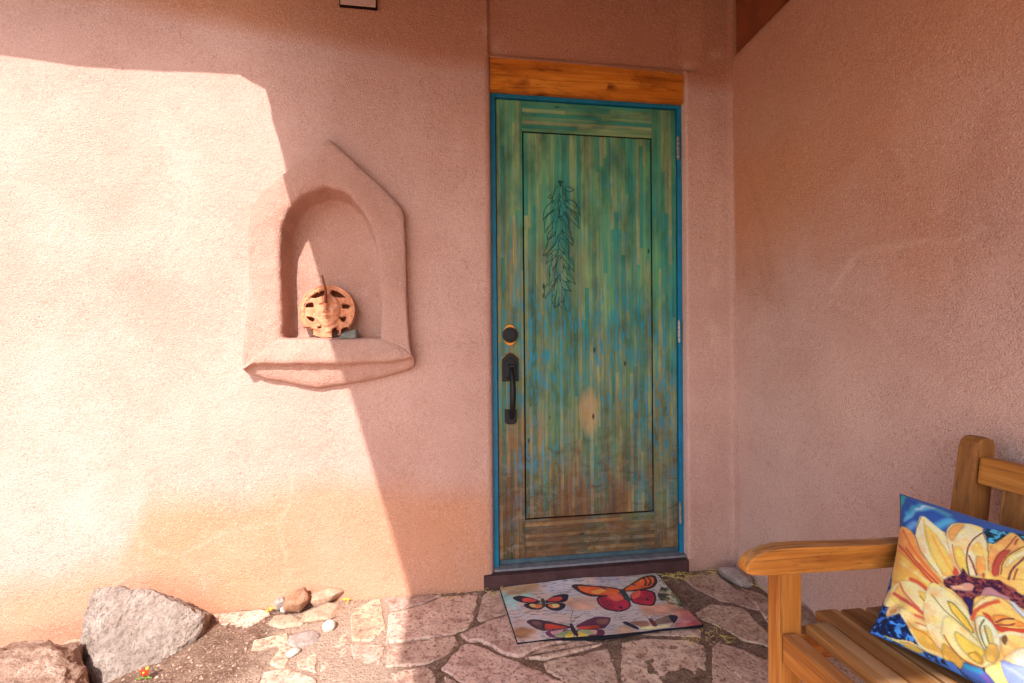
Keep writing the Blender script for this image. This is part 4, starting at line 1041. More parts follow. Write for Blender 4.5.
    disc(bm, ox, oz, 0.022, 0.022, -0.027 - wl.y, -0.0205 - wl.y, 28, 0.003)
    add_box(bm, (ox - 0.0022, -0.0285 - wl.y, oz - 0.011), (ox + 0.0022, -0.0272 - wl.y, oz + 0.008))
    bm.faces.ensure_lookup_table()
    for f in bm.faces[n0:]: f.material_index = 1
    bmesh.ops.recalc_face_normals(bm, faces=bm.faces)
    bm.to_mesh(D2.data); bm.free()
    # grip handle set
    bm = bmesh.new()
    hx = 0.0535
    up = [(hx - 0.036, 0.868), (hx + 0.036, 0.868), (hx + 0.036, 0.965), (hx + 0.018, 0.982), (hx, 0.990), (hx - 0.018, 0.982), (hx - 0.036, 0.965)]
    add_prism_y(bm, up, -0.010, 0.001, 0.003, 2)
    mid = [(hx - 0.024, 0.885), (hx + 0.024, 0.885), (hx + 0.024, 0.955), (hx, 0.972), (hx - 0.024, 0.955)]
    add_prism_y(bm, mid, -0.020, -0.0105, 0.004, 2)
    lo = [(hx - 0.026, 0.690), (hx - 0.014, 0.680), (hx + 0.014, 0.680), (hx + 0.026, 0.690), (hx + 0.026, 0.745), (hx - 0.026, 0.745)]
    add_prism_y(bm, lo, -0.010, 0.001, 0.003, 2)
    pts, rad = [], []
    for i in range(19):
        t = i / 18
        z = 0.925 - 0.215 * t
        y = -0.020 - 0.045 * math.sin(math.pi * min(1, 0.06 + t * 0.92)) ** 0.8
        pts.append((hx + 0.003, y, z)); rad.append(0.0085 + 0.0045 * math.sin(math.pi * t))
    add_tube(bm, pts, rad, 12)
    add_box(bm, (hx - 0.011, -0.058, 0.932), (hx + 0.011, -0.020, 0.944), 0.003)      # thumb latch
    bmesh.ops.recalc_face_normals(bm, faces=bm.faces)
    bmo('door_handle', bm, M['iron'], D)
    bm = bmesh.new()
    rim = [(hx - 0.037, 0.966), (hx - 0.019, 0.984), (hx, 0.993), (hx + 0.019, 0.984), (hx + 0.037, 0.966)]
    add_tube(bm, [(x, -0.004, z) for x, z in rim], 0.0022, 6)
    bmo('handle_trim', bm, M['brass'], D)
    for z0, z1 in ((1.868, 1.965), (1.035, 1.128), (0.206, 0.295)):
        bm = bmesh.new()
        for k in range(5):
            a = z0 + (z1 - z0) * k / 5; b = z0 + (z1 - z0) * (k + 1) / 5
            add_tube(bm, [(0.8322, -0.0165, a + 0.001), (0.8322, -0.0165, b - 0.001)], 0.0065, 10)
        add_tube(bm, [(0.8322, -0.0165, z0 - 0.006), (0.8322, -0.0165, z0)], 0.004, 8)
        add_tube(bm, [(0.8322, -0.0165, z1), (0.8322, -0.0165, z1 + 0.006)], 0.004, 8)
        bmo('hinge', bm, M['steel'], D)
build_door()

# ---- cover plate high on the wall
def build_vent():
    bm = bmesh.new()
    add_box(bm, (-0.634, -0.062, 2.397), (-0.488, -0.04, 2.545))
    o = bmo('vent_cover', bm, M['dark'], house)
    bm = bmesh.new()
    add_box(bm, (-0.630, -0.064, 2.401), (-0.492, -0.050, 2.541), 0.002)
    bmo('cover_plate', bm, M['stucco'], o)
build_vent()

# ------------------------------------------------------------------ rocks and stones
def fit_noise(bm, amp, freq, seed=0.0):
    bm.normal_update()
    mv = [(v, v.normal.copy()) for v in bm.verts]
    for v, n in mv:
        p = v.co * freq + Vector((seed, seed * 1.7, seed * 0.3))
        d = mnoise.fractal(p, 0.8, 2.1, 5)
        r = abs(mnoise.noise(p * 0.6 + Vector((9, 2, 4))))
        v.co += n * amp * (d * 0.8 - r * 0.6)

def hull_rock(name, pts, mat, amp, freq, label, cat, group=None, cuts=4, loc=None):
    bm = bmesh.new()
    for p in pts: bm.verts.new(p)
    r = bmesh.ops.convex_hull(bm, input=bm.verts)
    junk = [g for g in r['geom_interior'] if isinstance(g, bmesh.types.BMVert)] + [g for g in r['geom_unused'] if isinstance(g, bmesh.types.BMVert)]
    if junk: bmesh.ops.delete(bm, geom=list(set(junk)), context='VERTS')
    bmesh.ops.triangulate(bm, faces=bm.faces)
    for _ in range(cuts):
        long_e = [e for e in bm.edges if e.calc_length() > 0.011]
        if not long_e: break
        bmesh.ops.subdivide_edges(bm, edges=long_e, cuts=1, use_grid_fill=False)
        bmesh.ops.triangulate(bm, faces=[f for f in bm.faces if len(f.verts) > 3])
    bmesh.ops.smooth_vert(bm, verts=bm.verts, factor=0.5, use_axis_x=True, use_axis_y=True, use_axis_z=True)
    fit_noise(bm, amp, freq, len(name) * 1.3)
    c = Vector(loc) if loc else Vector((sum(p[0] for p in pts) / len(pts), sum(p[1] for p in pts) / len(pts), min(p[2] for p in pts)))
    o = bmo(name, bm, mat, loc=c, smooth=False)
    return tag(o, label, cat, group)

GREY = [(-1.467, -.16, .176), (-1.425, -.16, .18), (-1.354, -.17, .168), (-1.289, -.17, .165), (-1.235, -.18, .127), (-1.148, -.20, .107), (-1.084, -.20, .069),
        (-1.089, -.22, .028), (-1.13, -.27, .003), (-1.175, -.31, -.018), (-1.20, -.36, -.08), (-1.30, -.38, -.10), (-1.366, -.30, .025), (-1.455, -.20, .121),
        (-1.506, -.12, .142), (-1.479, -.22, -.01), (-1.43, -.28, -.10), (-1.518, -.14, .054),
        (-1.45, -.075, .10), (-1.25, -.07, .07), (-1.12, -.08, .0), (-1.50, -.08, -.15), (-1.12, -.08, -.15), (-1.40, -.33, -.16), (-1.18, -.33, -.16), (-1.5, -.2, -.16)]
hull_rock('boulder', GREY, M['grey_rock'], 0.010, 46, 'large rough grey boulder leaning on the foot of the sunlit wall', 'boulder')
BROWN = [(-1.693, -.36, .111), (-1.587, -.36, .104), (-1.465, -.36, .098), (-1.393, -.37, .072), (-1.342, -.38, .028), (-1.306, -.40, -.019), (-1.314, -.5, .03), (-1.446, -.52, .064),
         (-1.62, -.24, .06), (-1.45, -.25, .04), (-1.75, -.5, .09), (-1.31, -.5, -.18), (-1.3, -.36, -.18), (-1.45, -.62, -.05), (-1.75, -.62, -.02), (-1.82, -.4, .0), (-1.8, -.5, -.2), (-1.4, -.6, -.2), (-1.45, -.22, -.2), (-1.75, -.24, -.2)]
hull_rock('boulder', BROWN, M['brown_rock'], 0.014, 20, 'reddish brown boulder cut by the lower left corner, in front of the grey one', 'boulder')

def stone(name, c, s, mat, label, group=None, rot=(0, 0, 0), seed=1.0, rough=0.16, cat='stone', flat=0.0, sub=4, cut=8):
    bm = bmesh.new()
    s = tuple(v * 1.14 for v in s)
    bmesh.ops.create_icosphere(bm, subdivisions=sub, radius=1.0)
    for v in bm.verts:
        p = v.co * 1.3 + Vector((seed * 3.1, seed, -seed))
        v.co *= 1 + rough * 1.6 * mnoise.noise(p) + rough * 0.5 * mnoise.noise(p * 3)
        if flat: v.co.z = max(-1 + flat, min(1 - flat, v.co.z))
    pr = random.Random(int(seed * 100))
    for k in range(cut):      # split faces
        nn = Vector((pr.gauss(0, 1), pr.gauss(0, 1), pr.gauss(0, .8))).normalized(); hh = pr.uniform(.55, .82)
        for v in bm.verts:
            dd = v.co.dot(nn) - hh
            if dd > 0: v.co -= nn * dd * .93
    R = Matrix.Rotation(rot[2], 4, 'Z') @ Matrix.Rotation(rot[1], 4, 'Y') @ Matrix.Rotation(rot[0], 4, 'X')
    for v in bm.verts:
        v.co = R @ Vector((v.co.x * s[0], v.co.y * s[1], v.co.z * s[2]))
        v.co += Vector(c)
    base = (c[0], c[1], c[2] - s[2])
    return tag(bmo(name, bm, mat, loc=base, smooth=True), label, cat, group)

GS = 'loose stones at the foot of the sunlit wall'
stone('stone', (-0.808, -.112, .040), (.050, .040, .048), M['cobble'], 'rounded brown cobble, the tallest of the loose stones by the wall', GS, (0.2, .2, .4), 1.3, 0.14)
stone('stone', (-0.708, -.078, .032), (.058, .034, .022), M['pale_stone'], 'flat grey speckled stone lying against the wall, right of the brown cobble', GS, (0.35, 0, .1), 2.2, 0.14, flat=.2)
stone('stone', (-0.692, -.150, .010), (.076, .048, .020), M['pale_stone'], 'broad pinkish slab lying in front of the flat grey stone', GS, (0.12, .03, .35), 3.7, 0.16, flat=.35)
stone('stone', (-0.818, -.180, .006), (.058, .026, .013), M['pale_stone'], 'thin layered slab in front of the brown cobble', GS, (0.1, .12, -.15), 4.1, 0.16, flat=.4)
stone('stone', (-0.724, -.285, .002), (.050, .045, .018), M['mauve_stone'], 'low angular pink stone set in the ground below the white pebble', GS, (0.1, 0, .5), 5.6, 0.2, flat=.35)
stone('pebble', (-0.650, -.236, .012), (.021, .019, .018), M['white_stone'], 'white round pebble on the paving, the largest white one', GS, (0, 0, 0), 6.4, 0.08, 'pebble', cut=0)
stone('stone', (-0.882, -.080, .020), (.023, .018, .020), M['mauve_stone'], 'small grey stone between the brown cobble and the yellow leaves', GS, (0, .2, 0), 7.2, 0.16)
stone('pebble', (-0.845, -.125, .022), (.012, .011, .010), M['white_stone'], 'tiny white pebble tucked against the brown cobble', GS, (0, 0, 0), 8.2, 0.1, 'pebble', sub=2, cut=0)
stone('stone', (-0.735, -.352, .004), (.020, .019, .010), M['white_stone'], 'small pale triangular chip on the sunlit dirt', GS, (0.2, 0.1, .5), 9.4, 0.25, sub=2)
stone('stone', (1.022, -.145, .012), (.068, .050, .036), M['mauve_stone'], 'smooth grey stone in the corner beside the bench arm', None, (0.15, .1, -.35), 12.4, 0.10)
stone('stone', (1.050, -.470, .020), (.045, .050, .045), M['brown_rock'], 'small dark stone on the ground behind the bench leg', None, (0, .1, .3), 13.1, 0.16)
stone('stone', (-1.58, -.10, -.075), (.050, .032, .030), M['pale_stone'], 'pale stone at the wall foot left of the grey boulder', GS, (0, 0, .1), 14.2, 0.18)

def scatter_gravel():
    rng = random.Random(3)
    verts, faces = [], []
    def chip(x, y, z, s):
        b = len(verts)
        a = rng.uniform(0, 6.28); sx, sy, sz = s * rng.uniform(.6, 1.3), s * rng.uniform(.6, 1.3), s * rng.uniform(.35, .8)
        ca, sa = math.cos(a), math.sin(a)
        for dx, dy, dz in ((1, 0, 0), (-1, .1, .1), (.1, 1, 0), (-.1, -1, .1), (0, 0, 1), (.1, 0, -1), (.7, .6, .5), (-.6, -.6, .6)):
            dx *= rng.uniform(.7, 1.2) * sx; dy *= rng.uniform(.7, 1.2) * sy
            verts.append((x + dx * ca - dy * sa, y + dx * sa + dy * ca, z + dz * sz))
        for f in ((0, 6, 4), (0, 2, 6), (2, 4, 6), (2, 1, 4), (1, 7, 4), (1, 3, 7), (3, 4, 7), (3, 0, 4), (0, 5, 2), (2, 5, 1), (1, 5, 3), (3, 5, 0)):
            faces.append(tuple(b + i for i in f))
    P = []
    while len(P) < 2600:
        x, y = rng.uniform(-1.95, -.72), rng.uniform(-.72, -.06)
        P.append((x, y, rng.choice((.0018, .0025, .003, .003, .004, .006))))
    while len(P) < 4400:
        x, y = rng.uniform(-.75, 1.08), rng.uniform(-.75, -.05)
        P.append((x, y, rng.choice((.0015, .002, .002, .003, .004))))
    for k in range(260):   # drift along the wall foot
        P.append((rng.uniform(-1.1, 1.05), -0.07 + abs(rng.gauss(0, .012)) * -1, rng.choice((.002, .003, .004, .005))))
    xs = np.array([p[0] for p in P]); ys = np.array([p[1] for p in P])
    zs = ground_h(xs, ys)
    on = np.zeros(len(P), bool)
    for f in FLAGS: on |= in_poly(xs, ys, f)
    for k, (x, y, s) in enumerate(P):
        if on[k]:
            if rng.random() < .86 : continue
            chip(x, y, 0.001 + s * .3, s * .7)
        else: chip(x, y, zs[k] + s * .3, s)
    tag(pyd('gravel', verts, faces, M['gravel']), kind='stuff')
scatter_gravel()

def blades(name, spots, mat, seed, label=None):
    rng = random.Random(seed)
    bm = bmesh.new()
    for (cx, cy, cz, r, n, ln) in spots:
        for k in range(n):
            x, y = cx + rng.gauss(0, r), cy + rng.gauss(0, r * .5)
            a = rng.uniform(0, 6.28); l = ln * rng.uniform(.5, 1.3); up = rng.uniform(-.1, .6)
            p0 = Vector((x, y, cz + .002)); p1 = p0 + Vector((math.cos(a) * l * .5, math.sin(a) * l * .5, l * .35 * up + .003)); p2 = p0 + Vector((math.cos(a + .4) * l, math.sin(a + .4) * l, l * up * .4))
            add_tube(bm, [p0, p1, p2], [.0011, .0014, .0005], 4)
    return tag(bmo(name, bm, mat), kind='stuff')
blades('dry_grass', [(0.72, -.085, 0, .04, 42, .03), (0.80, -.085, 0, .05, 36, .03), (0.60, -.078, 0, .05, 16, .02), (0.92, -.08, 0, .08, 26, .025), (1.08, -.16, 0, .02, 26, .05), (1.0, -.075, .0, .04, 16, .03),
                      (-.05, -.09, 0, .03, 12, .02), (.71, -.47, 0, .04, 18, .03), (.62, -.50, 0, .03, 10, .02), (-.22, -.10, 0, .05, 12, .02)], M['straw'], 4)
blades('yellow_leaves', [(-0.905, -.10, .008, .010, 12, .016), (-0.622, -.085, .012, .008, 9, .018)], M['yellow'], 8)

bm = bmesh.new()
add_tube(bm, [(1.03, -.22, .02), (1.075, -.30, .028), (1.085, -.42, .02), (1.06, -.52, .012)], [.0015, .002, .002, .001], 5)
tag(bmo('straw_stalk', bm, M['straw'], loc=(1.06, -.3, 0)), 'long pale straw stalk lying beside the grey corner stone', 'stalk')

def build_flower():  # a few pixels high
    gz = float(ground_h(np.array([-1.165]), np.array([-.36]))[0])
    t = thing('flower', 'tiny red and yellow flower growing at the foot of the grey boulder', 'flower', (-1.165, -.385, gz))
    bm = bmesh.new()
    add_tube(bm, [(-1.165, -.385, gz - .01), (-1.163, -.388, gz + .02), (-1.160, -.39, gz + .036)], .0022, 6)
    for s in (-1, 1):
        vs = [bm.verts.new(p) for p in ((-1.165, -.386, gz + .004), (-1.165 + s * .012, -.392, gz + .014), (-1.165 + s * .026, -.396, gz + .010), (-1.165 + s * .012, -.386, gz + .005))]
        bm.faces.new(vs)
    bmo('stem', bm, M['stem'], t)
    bm = bmesh.new()
    for k in range(7):
        a = k * 2 * math.pi / 7
        c = Vector((-1.161 + .006 * math.cos(a), -.396, gz + .030 + .006 * math.sin(a)))
        mtx = Matrix.Translation(c) @ Matrix.Rotation(-a, 4, 'Y') @ Matrix.Diagonal((.008, .003, .0045, 1))
        bmesh.ops.create_icosphere(bm, subdivisions=2, radius=1, matrix=mtx)
    bmo('petals', bm, M['petal_red'], t, smooth=True)
    bm = bmesh.new()
    bmesh.ops.create_icosphere(bm, subdivisions=2, radius=.005, matrix=Matrix.Translation((-1.152, -.397, gz + .042)))
    bmesh.ops.create_icosphere(bm, subdivisions=2, radius=.0035, matrix=Matrix.Translation((-1.161, -.400, gz + .031)))
    bmo('flower_heart', bm, M['yellow'], t, smooth=True)
build_flower()

# ------------------------------------------------------------------ sun face in the niche
def build_sundial():
    R = 0.110
    base = Vector((-0.700, -0.048, 1.061))
    t = thing('sun_face_sundial', 'round terracotta sun face sundial standing in the arched wall niche', 'sundial', base)
    holes = [[(-.58, .53), (-.45, .66), (-.25, .75), (-.11, .77), (-.10, .66), (-.25, .58), (-.42, .50)],
             [(.60, .53), (.45, .66), (.25, .76), (.12, .79), (.10, .70), (.2, .57), (.4, .52)],
             [(-.80, .27), (-.55, .33), (-.50, .15), (-.78, .14)], [(.48, .27), (.62, .29), (.78, .22), (.74, .10), (.50, .11)],
             [(-.72, -.2), (-.55, -.21), (-.42, -.3), (-.52, -.42), (-.64, -.36)], [(.44, -.2), (.55, -.21), (.66, -.2), (.66, -.34), (.56, -.42), (.45, -.31)],
             [(-.37, -.55), (-.2, -.54), (-.16, -.63), (-.3, -.69)], [(.22, -.68), (.36, -.65), (.42, -.8), (.32, -1.1), (.2, -.97)],
             [(-.80, -.62), (-.52, -.65), (-.50, -.9), (-.58, -1.1), (-.9, -.9)], [(.52, -.70), (.80, -.60), (.9, -.9), (.5, -1.1)]]
    NR, NTH = 64, 220
    rr = np.linspace(0.0, 1.0, NR); th = np.linspace(0, 2 * np.pi, NTH, endpoint=False)
    Rr, T = np.meshgrid(rr, th, indexing='ij')
    X = Rr * np.cos(T); Y = Rr * np.sin(T)
    # the face: domed oval, brows, eyes, nose, cheeks, lips, beard; flame rays around; a raised hour ring outside
    G = lambda cx, cy, sx, sy, a: a * np.exp(-((X - cx) / sx) ** 2 - ((Y - cy) / sy) ** 2)
    e = np.clip(1 - (X / .46) ** 2 - ((Y - .02) / .62) ** 2, 0, 1)
    H = .06 + .30 * e ** .55
    H += G(0, .10, .06, .17, .13) + G(0, -.03, .10, .07, .13) + G(-.08, -.05, .04, .04, .05) + G(.08, -.05, .04, .04, .05)
    H += G(-.17, .28, .12, .04, .09) + G(.17, .28, .12, .04, .09)
    H -= G(-.17, .19, .10, .05, .12) + G(.17, .19, .10, .05, .12)
    H += G(-.17, .185, .06, .028, .10) + G(.17, .185, .06, .028, .10)
    H += G(-.24, -.02, .11, .11, .08) + G(.24, -.02, .11, .11, .08)
    H += G(0, -.20, .12, .025, .09) + G(0, -.275, .10, .03, .10) - G(0, -.237, .13, .012, .08)
    H += G(0, -.42, .14, .08, .06)
    ray = np.clip((Rr - .42) / .1, 0, 1) * np.clip((.84 - Rr) / .05, 0, 1)
    H += ray * (.05 + .035 * np.cos(9 * T + 2.4 * np.sin(Rr * 8)))
    beard = np.clip((-.48 - Y) / .12, 0, 1) * np.clip((.42 - np.abs(X)) / .1, 0, 1)
    H += beard * (.10 + .025 * np.cos(X * 15))
    ring = np.clip((Rr - .80) / .03, 0, 1)
    ring = ring * (1 - np.clip((-.62 - Y) / .1, 0, 1))
    H = H * (1 - ring) + ring * (.16 + .04 * (np.abs(Rr - .97) < .02) + .03 * ((np.abs(Rr - .89) < .035) & (np.cos(T * 26) > .55) & (Y > -.35)))
    ang = math.radians(9)
    ca, sa = math.cos(ang), math.sin(ang)
    C = base + Vector((0, 0.028, 0.110))
    verts = []
    for i in range(NR):
        for j in range(NTH):
            x, y, h = X[i, j] * R, Y[i, j] * R, H[i, j] * R * .75
            verts.append((C.x + x, C.y + y * sa - h * ca, C.z + y * ca + h * sa))
    XM = (X + np.roll(X, -1, 1)) / 2; YM = (Y + np.roll(Y, -1, 1)) / 2
    XM = (XM[:-1] + XM[1:]) / 2; YM = (YM[:-1] + YM[1:]) / 2
    kill = np.zeros(XM.shape, bool)
    for hpoly in holes:
        hx = sum(q[0] for q in hpoly) / len(hpoly); hy = sum(q[1] for q in hpoly) / len(hpoly)
        kill |= in_poly(XM, YM, smooth_poly([(hx + (a - hx) * 1.18, hy + (b - hy) * 1.18) for a, b in hpoly], 2))
    faces = [(i * NTH + j, i * NTH + (j + 1) % NTH, (i + 1) * NTH + (j + 1) % NTH, (i + 1) * NTH + j)
             for i in range(NR - 1) for j in range(NTH) if not kill[i, j]]
    me = bpy.data.meshes.new('sun_disc')
    me.from_pydata(verts, [], faces)
    bm = bmesh.new(); bm.from_mesh(me)
    bmesh.ops.remove_doubles(bm, verts=bm.verts, dist=1e-5)
    bmesh.ops.delete(bm, geom=[v for v in bm.verts if not v.link_faces], context='VERTS')
    bmesh.ops.recalc_face_normals(bm, faces=bm.faces)
    bm.normal_update()
    if sum(f.normal.y for f in bm.faces) > 0: bmesh.ops.reverse_faces(bm, faces=bm.faces)
    bm.to_mesh(me); bm.free()
    o = link_mesh('sun_disc', me, M['terra'], t, smooth=True)
    so = o.modifiers.new('thick', 'SOLIDIFY'); so.thickness = 0.013; so.offset = -1
    bm = bmesh.new()
    bpts = [(C.x + .88 * R * math.cos(a * math.pi / 32), C.z + .88 * R * math.sin(a * math.pi / 32)) for a in range(64) if math.sin(a * math.pi / 32) > -.86]
    yb = C.y + .016
    va = [bm.verts.new((x, yb + (z - C.z) * math.tan(ang), z)) for x, z in bpts]
    vb = [bm.verts.new((x, yb + .006 + (z - C.z) * math.tan(ang), z)) for x, z in bpts]
    bm.faces.new(va); bm.faces.new(vb[::-1])
    for i in range(len(va)): bm.faces.new((va[i], vb[i], vb[(i + 1) % len(va)], va[(i + 1) % len(va)]))
    bmo('shade_plate', bm, M['hole_shade'], t)  # added dark plate, standing in for the shade behind the holes
    P = lambda x, y, h: (C.x + x * R, C.y + y * R * sa - h * R * ca, C.z + y * R * ca + h * R * sa)
    bm = bmesh.new()
    add_tube(bm, [P(.02, .24, .42), P(.0, .50, .36), P(-.02, .74, .34), P(-.08, 1.0, .36), P(-.145, 1.28, .40)], [.0050, .0058, .0050, .0036, .0028], 10)
    bmo('gnomon', bm, M['rust'], t, smooth=True)
build_sundial()
# wedge shaped green stone beside it
bm = bmesh.new()
for p in ((-.652, -.055, 1.058), (-.578, -.055, 1.060), (-.645, -.072, 1.060), (-.582, -.072, 1.060), (-.645, -.058, 1.078), (-.583, -.058, 1.097), (-.640, -.022, 1.080), (-.586, -.022, 1.098), (-.645, -.02, 1.062), (-.580, -.02, 1.062), (-.575, -.045, 1.085)):
    bm.verts.new(p)
bmesh.ops.convex_hull(bm, input=bm.verts)
bmesh.ops.bevel(bm, geom=list(bm.edges), offset=0.003, segments=2, profile=.5, affect='EDGES')
tag(bmo('stone', bm, M['greenstone'], loc=(-.615, -.045, 1.058)), 'small grey green wedge of stone beside the sun face in the niche', 'stone')

# ------------------------------------------------------------------ painted textiles
def paint(art, NU, NV, base, wscale, aspect, outline=0.0, seed=0, wash=0.10):
    """paint filled shapes and strokes onto an NU x NV sheet of points (u right, v up)"""
    u = np.linspace(0, 1, NU); v = np.linspace(0, 1, NV)
    U, V = np.meshgrid(u, v, indexing='ij')
    img = base(U, V)
    ax, ay = aspect
    wob_u = 0.006 * (fbm(U * 22, V * 22, seed + 1, 3) - .5)
    wob_v = 0.006 * (fbm(U * 22, V * 22, seed + 4, 3) - .5)
    UU, VV = U + wob_u, V + wob_v
    tint = fbm(U * 14, V * 14, seed + 7, 4) - .5
    spk = fbm(U * 55, V * 55, seed + 9, 2)
    for k, pts, col, w in art:
        p = [(a / 1000.0, b / 1000.0) for a, b in pts]
        c = np.array(col, float)
        if k == 'st':
            p = smooth_poly(p, 2, .25, False)
            d = seg_dist(UU * ax, VV * ay, [(a * ax, b * ay) for a, b in p])
            a = np.clip(1.4 - d / (w * wscale), 0, 1)[..., None] * .9
            img = img * (1 - a) + c * a
        else:
            p = smooth_poly(p, 2, .2)
            m = in_poly(UU, VV, p)
            if k == 'sp':
                cc = np.where(spk[..., None] > .56, c * 1.1 + np.array([55, 95, 95]), c)
                cc = np.where(spk[..., None] < .40, c * .5, cc)
            elif k == 'sp2':
                q = fbm(U * 30, V * 18, seed + 19, 3)[..., None]
                cc = np.where(q > .56, np.array([196, 196, 176.]), np.where(q < .42, np.array([62, 64, 60.]), np.where(q < .49, np.array([128, 138, 84.]), np.array([150, 120, 84.]))))
            else:
                cc = c * (1 + wash * 2.2 * tint[..., None])
            if k == 'pa':
                q = fbm(U * 9, V * 6, seed + 61 + len(pts) + int(pts[0][0]) % 17, 4)
                d = seg_dist(UU * ax, VV * ay, [(a * ax, b * ay) for a, b in p + p[:1]])
                sd = np.where(m, d, -d)
                al = np.clip(sd / .03 + .6 + (q - .5) * 4.0, 0, 1) * .8
                img = img * (1 - al[..., None]) + cc * al[..., None]
                continue
            img = np.where(m[..., None], cc, img)
            if outline and k == 'po':
                d = seg_dist(UU * ax, VV * ay, [(a * ax, b * ay) for a, b in p + p[:1]])
                a = np.clip(1 - d / outline, 0, 1)[..., None] * .32
                img = img * (1 - a) + (c * .6) * a
    if outline:     # washes of orange and cream running through the petals
        warm = (img[..., 0] > 195) & (img[..., 1] > 140) & (img[..., 2] < 215)
        w1 = np.clip((fbm(U * 16 + V * 9, V * 16 - U * 9, seed + 31, 4) - .50) * 5, 0, 1) * warm
        img = img * (1 - .34 * w1[..., None]) + np.array([242, 150, 66]) * .34 * w1[..., None]
        w2 = np.clip((fbm(U * 20 - V * 12, V * 20 + U * 12, seed + 41, 4) - .54) * 6, 0, 1) * warm
        img = img * (1 - .5 * w2[..., None]) + np.array([252, 226, 120]) * .5 * w2[..., None]
        img = np.where(warm[..., None], img * np.array([1.03, 1.02, .97]), img)
        w3 = np.clip((np.abs(fbm(U * 26 + V * 6, V * 26 - U * 6, seed + 51, 3) - .5) < .006) * 1.0, 0, 1) * warm * 0.5
        img = img * (1 - .5 * w3[..., None]) + np.array([206, 110, 56]) * .5 * w3[..., None]
    if outline:     # ragged florets in the dark heart
        dk = (img[..., 0] < 150) & (img[..., 1] < 75) & (img[..., 0] > img[..., 1] * 1.6) & (img[..., 2] < 110)
        q = fbm(U * 70, V * 70, seed + 71, 3)
        img = np.where((dk & (q > .58))[..., None], np.array([150, 78, 74.]), img)
        img = np.where((dk & (q < .42))[..., None], np.array([58, 26, 62.]), img)
    img = np.clip(img, 0, 255) / 255.0
    return np.where(img <= .04045, img / 12.92, ((img + .055) / 1.055) ** 2.4)

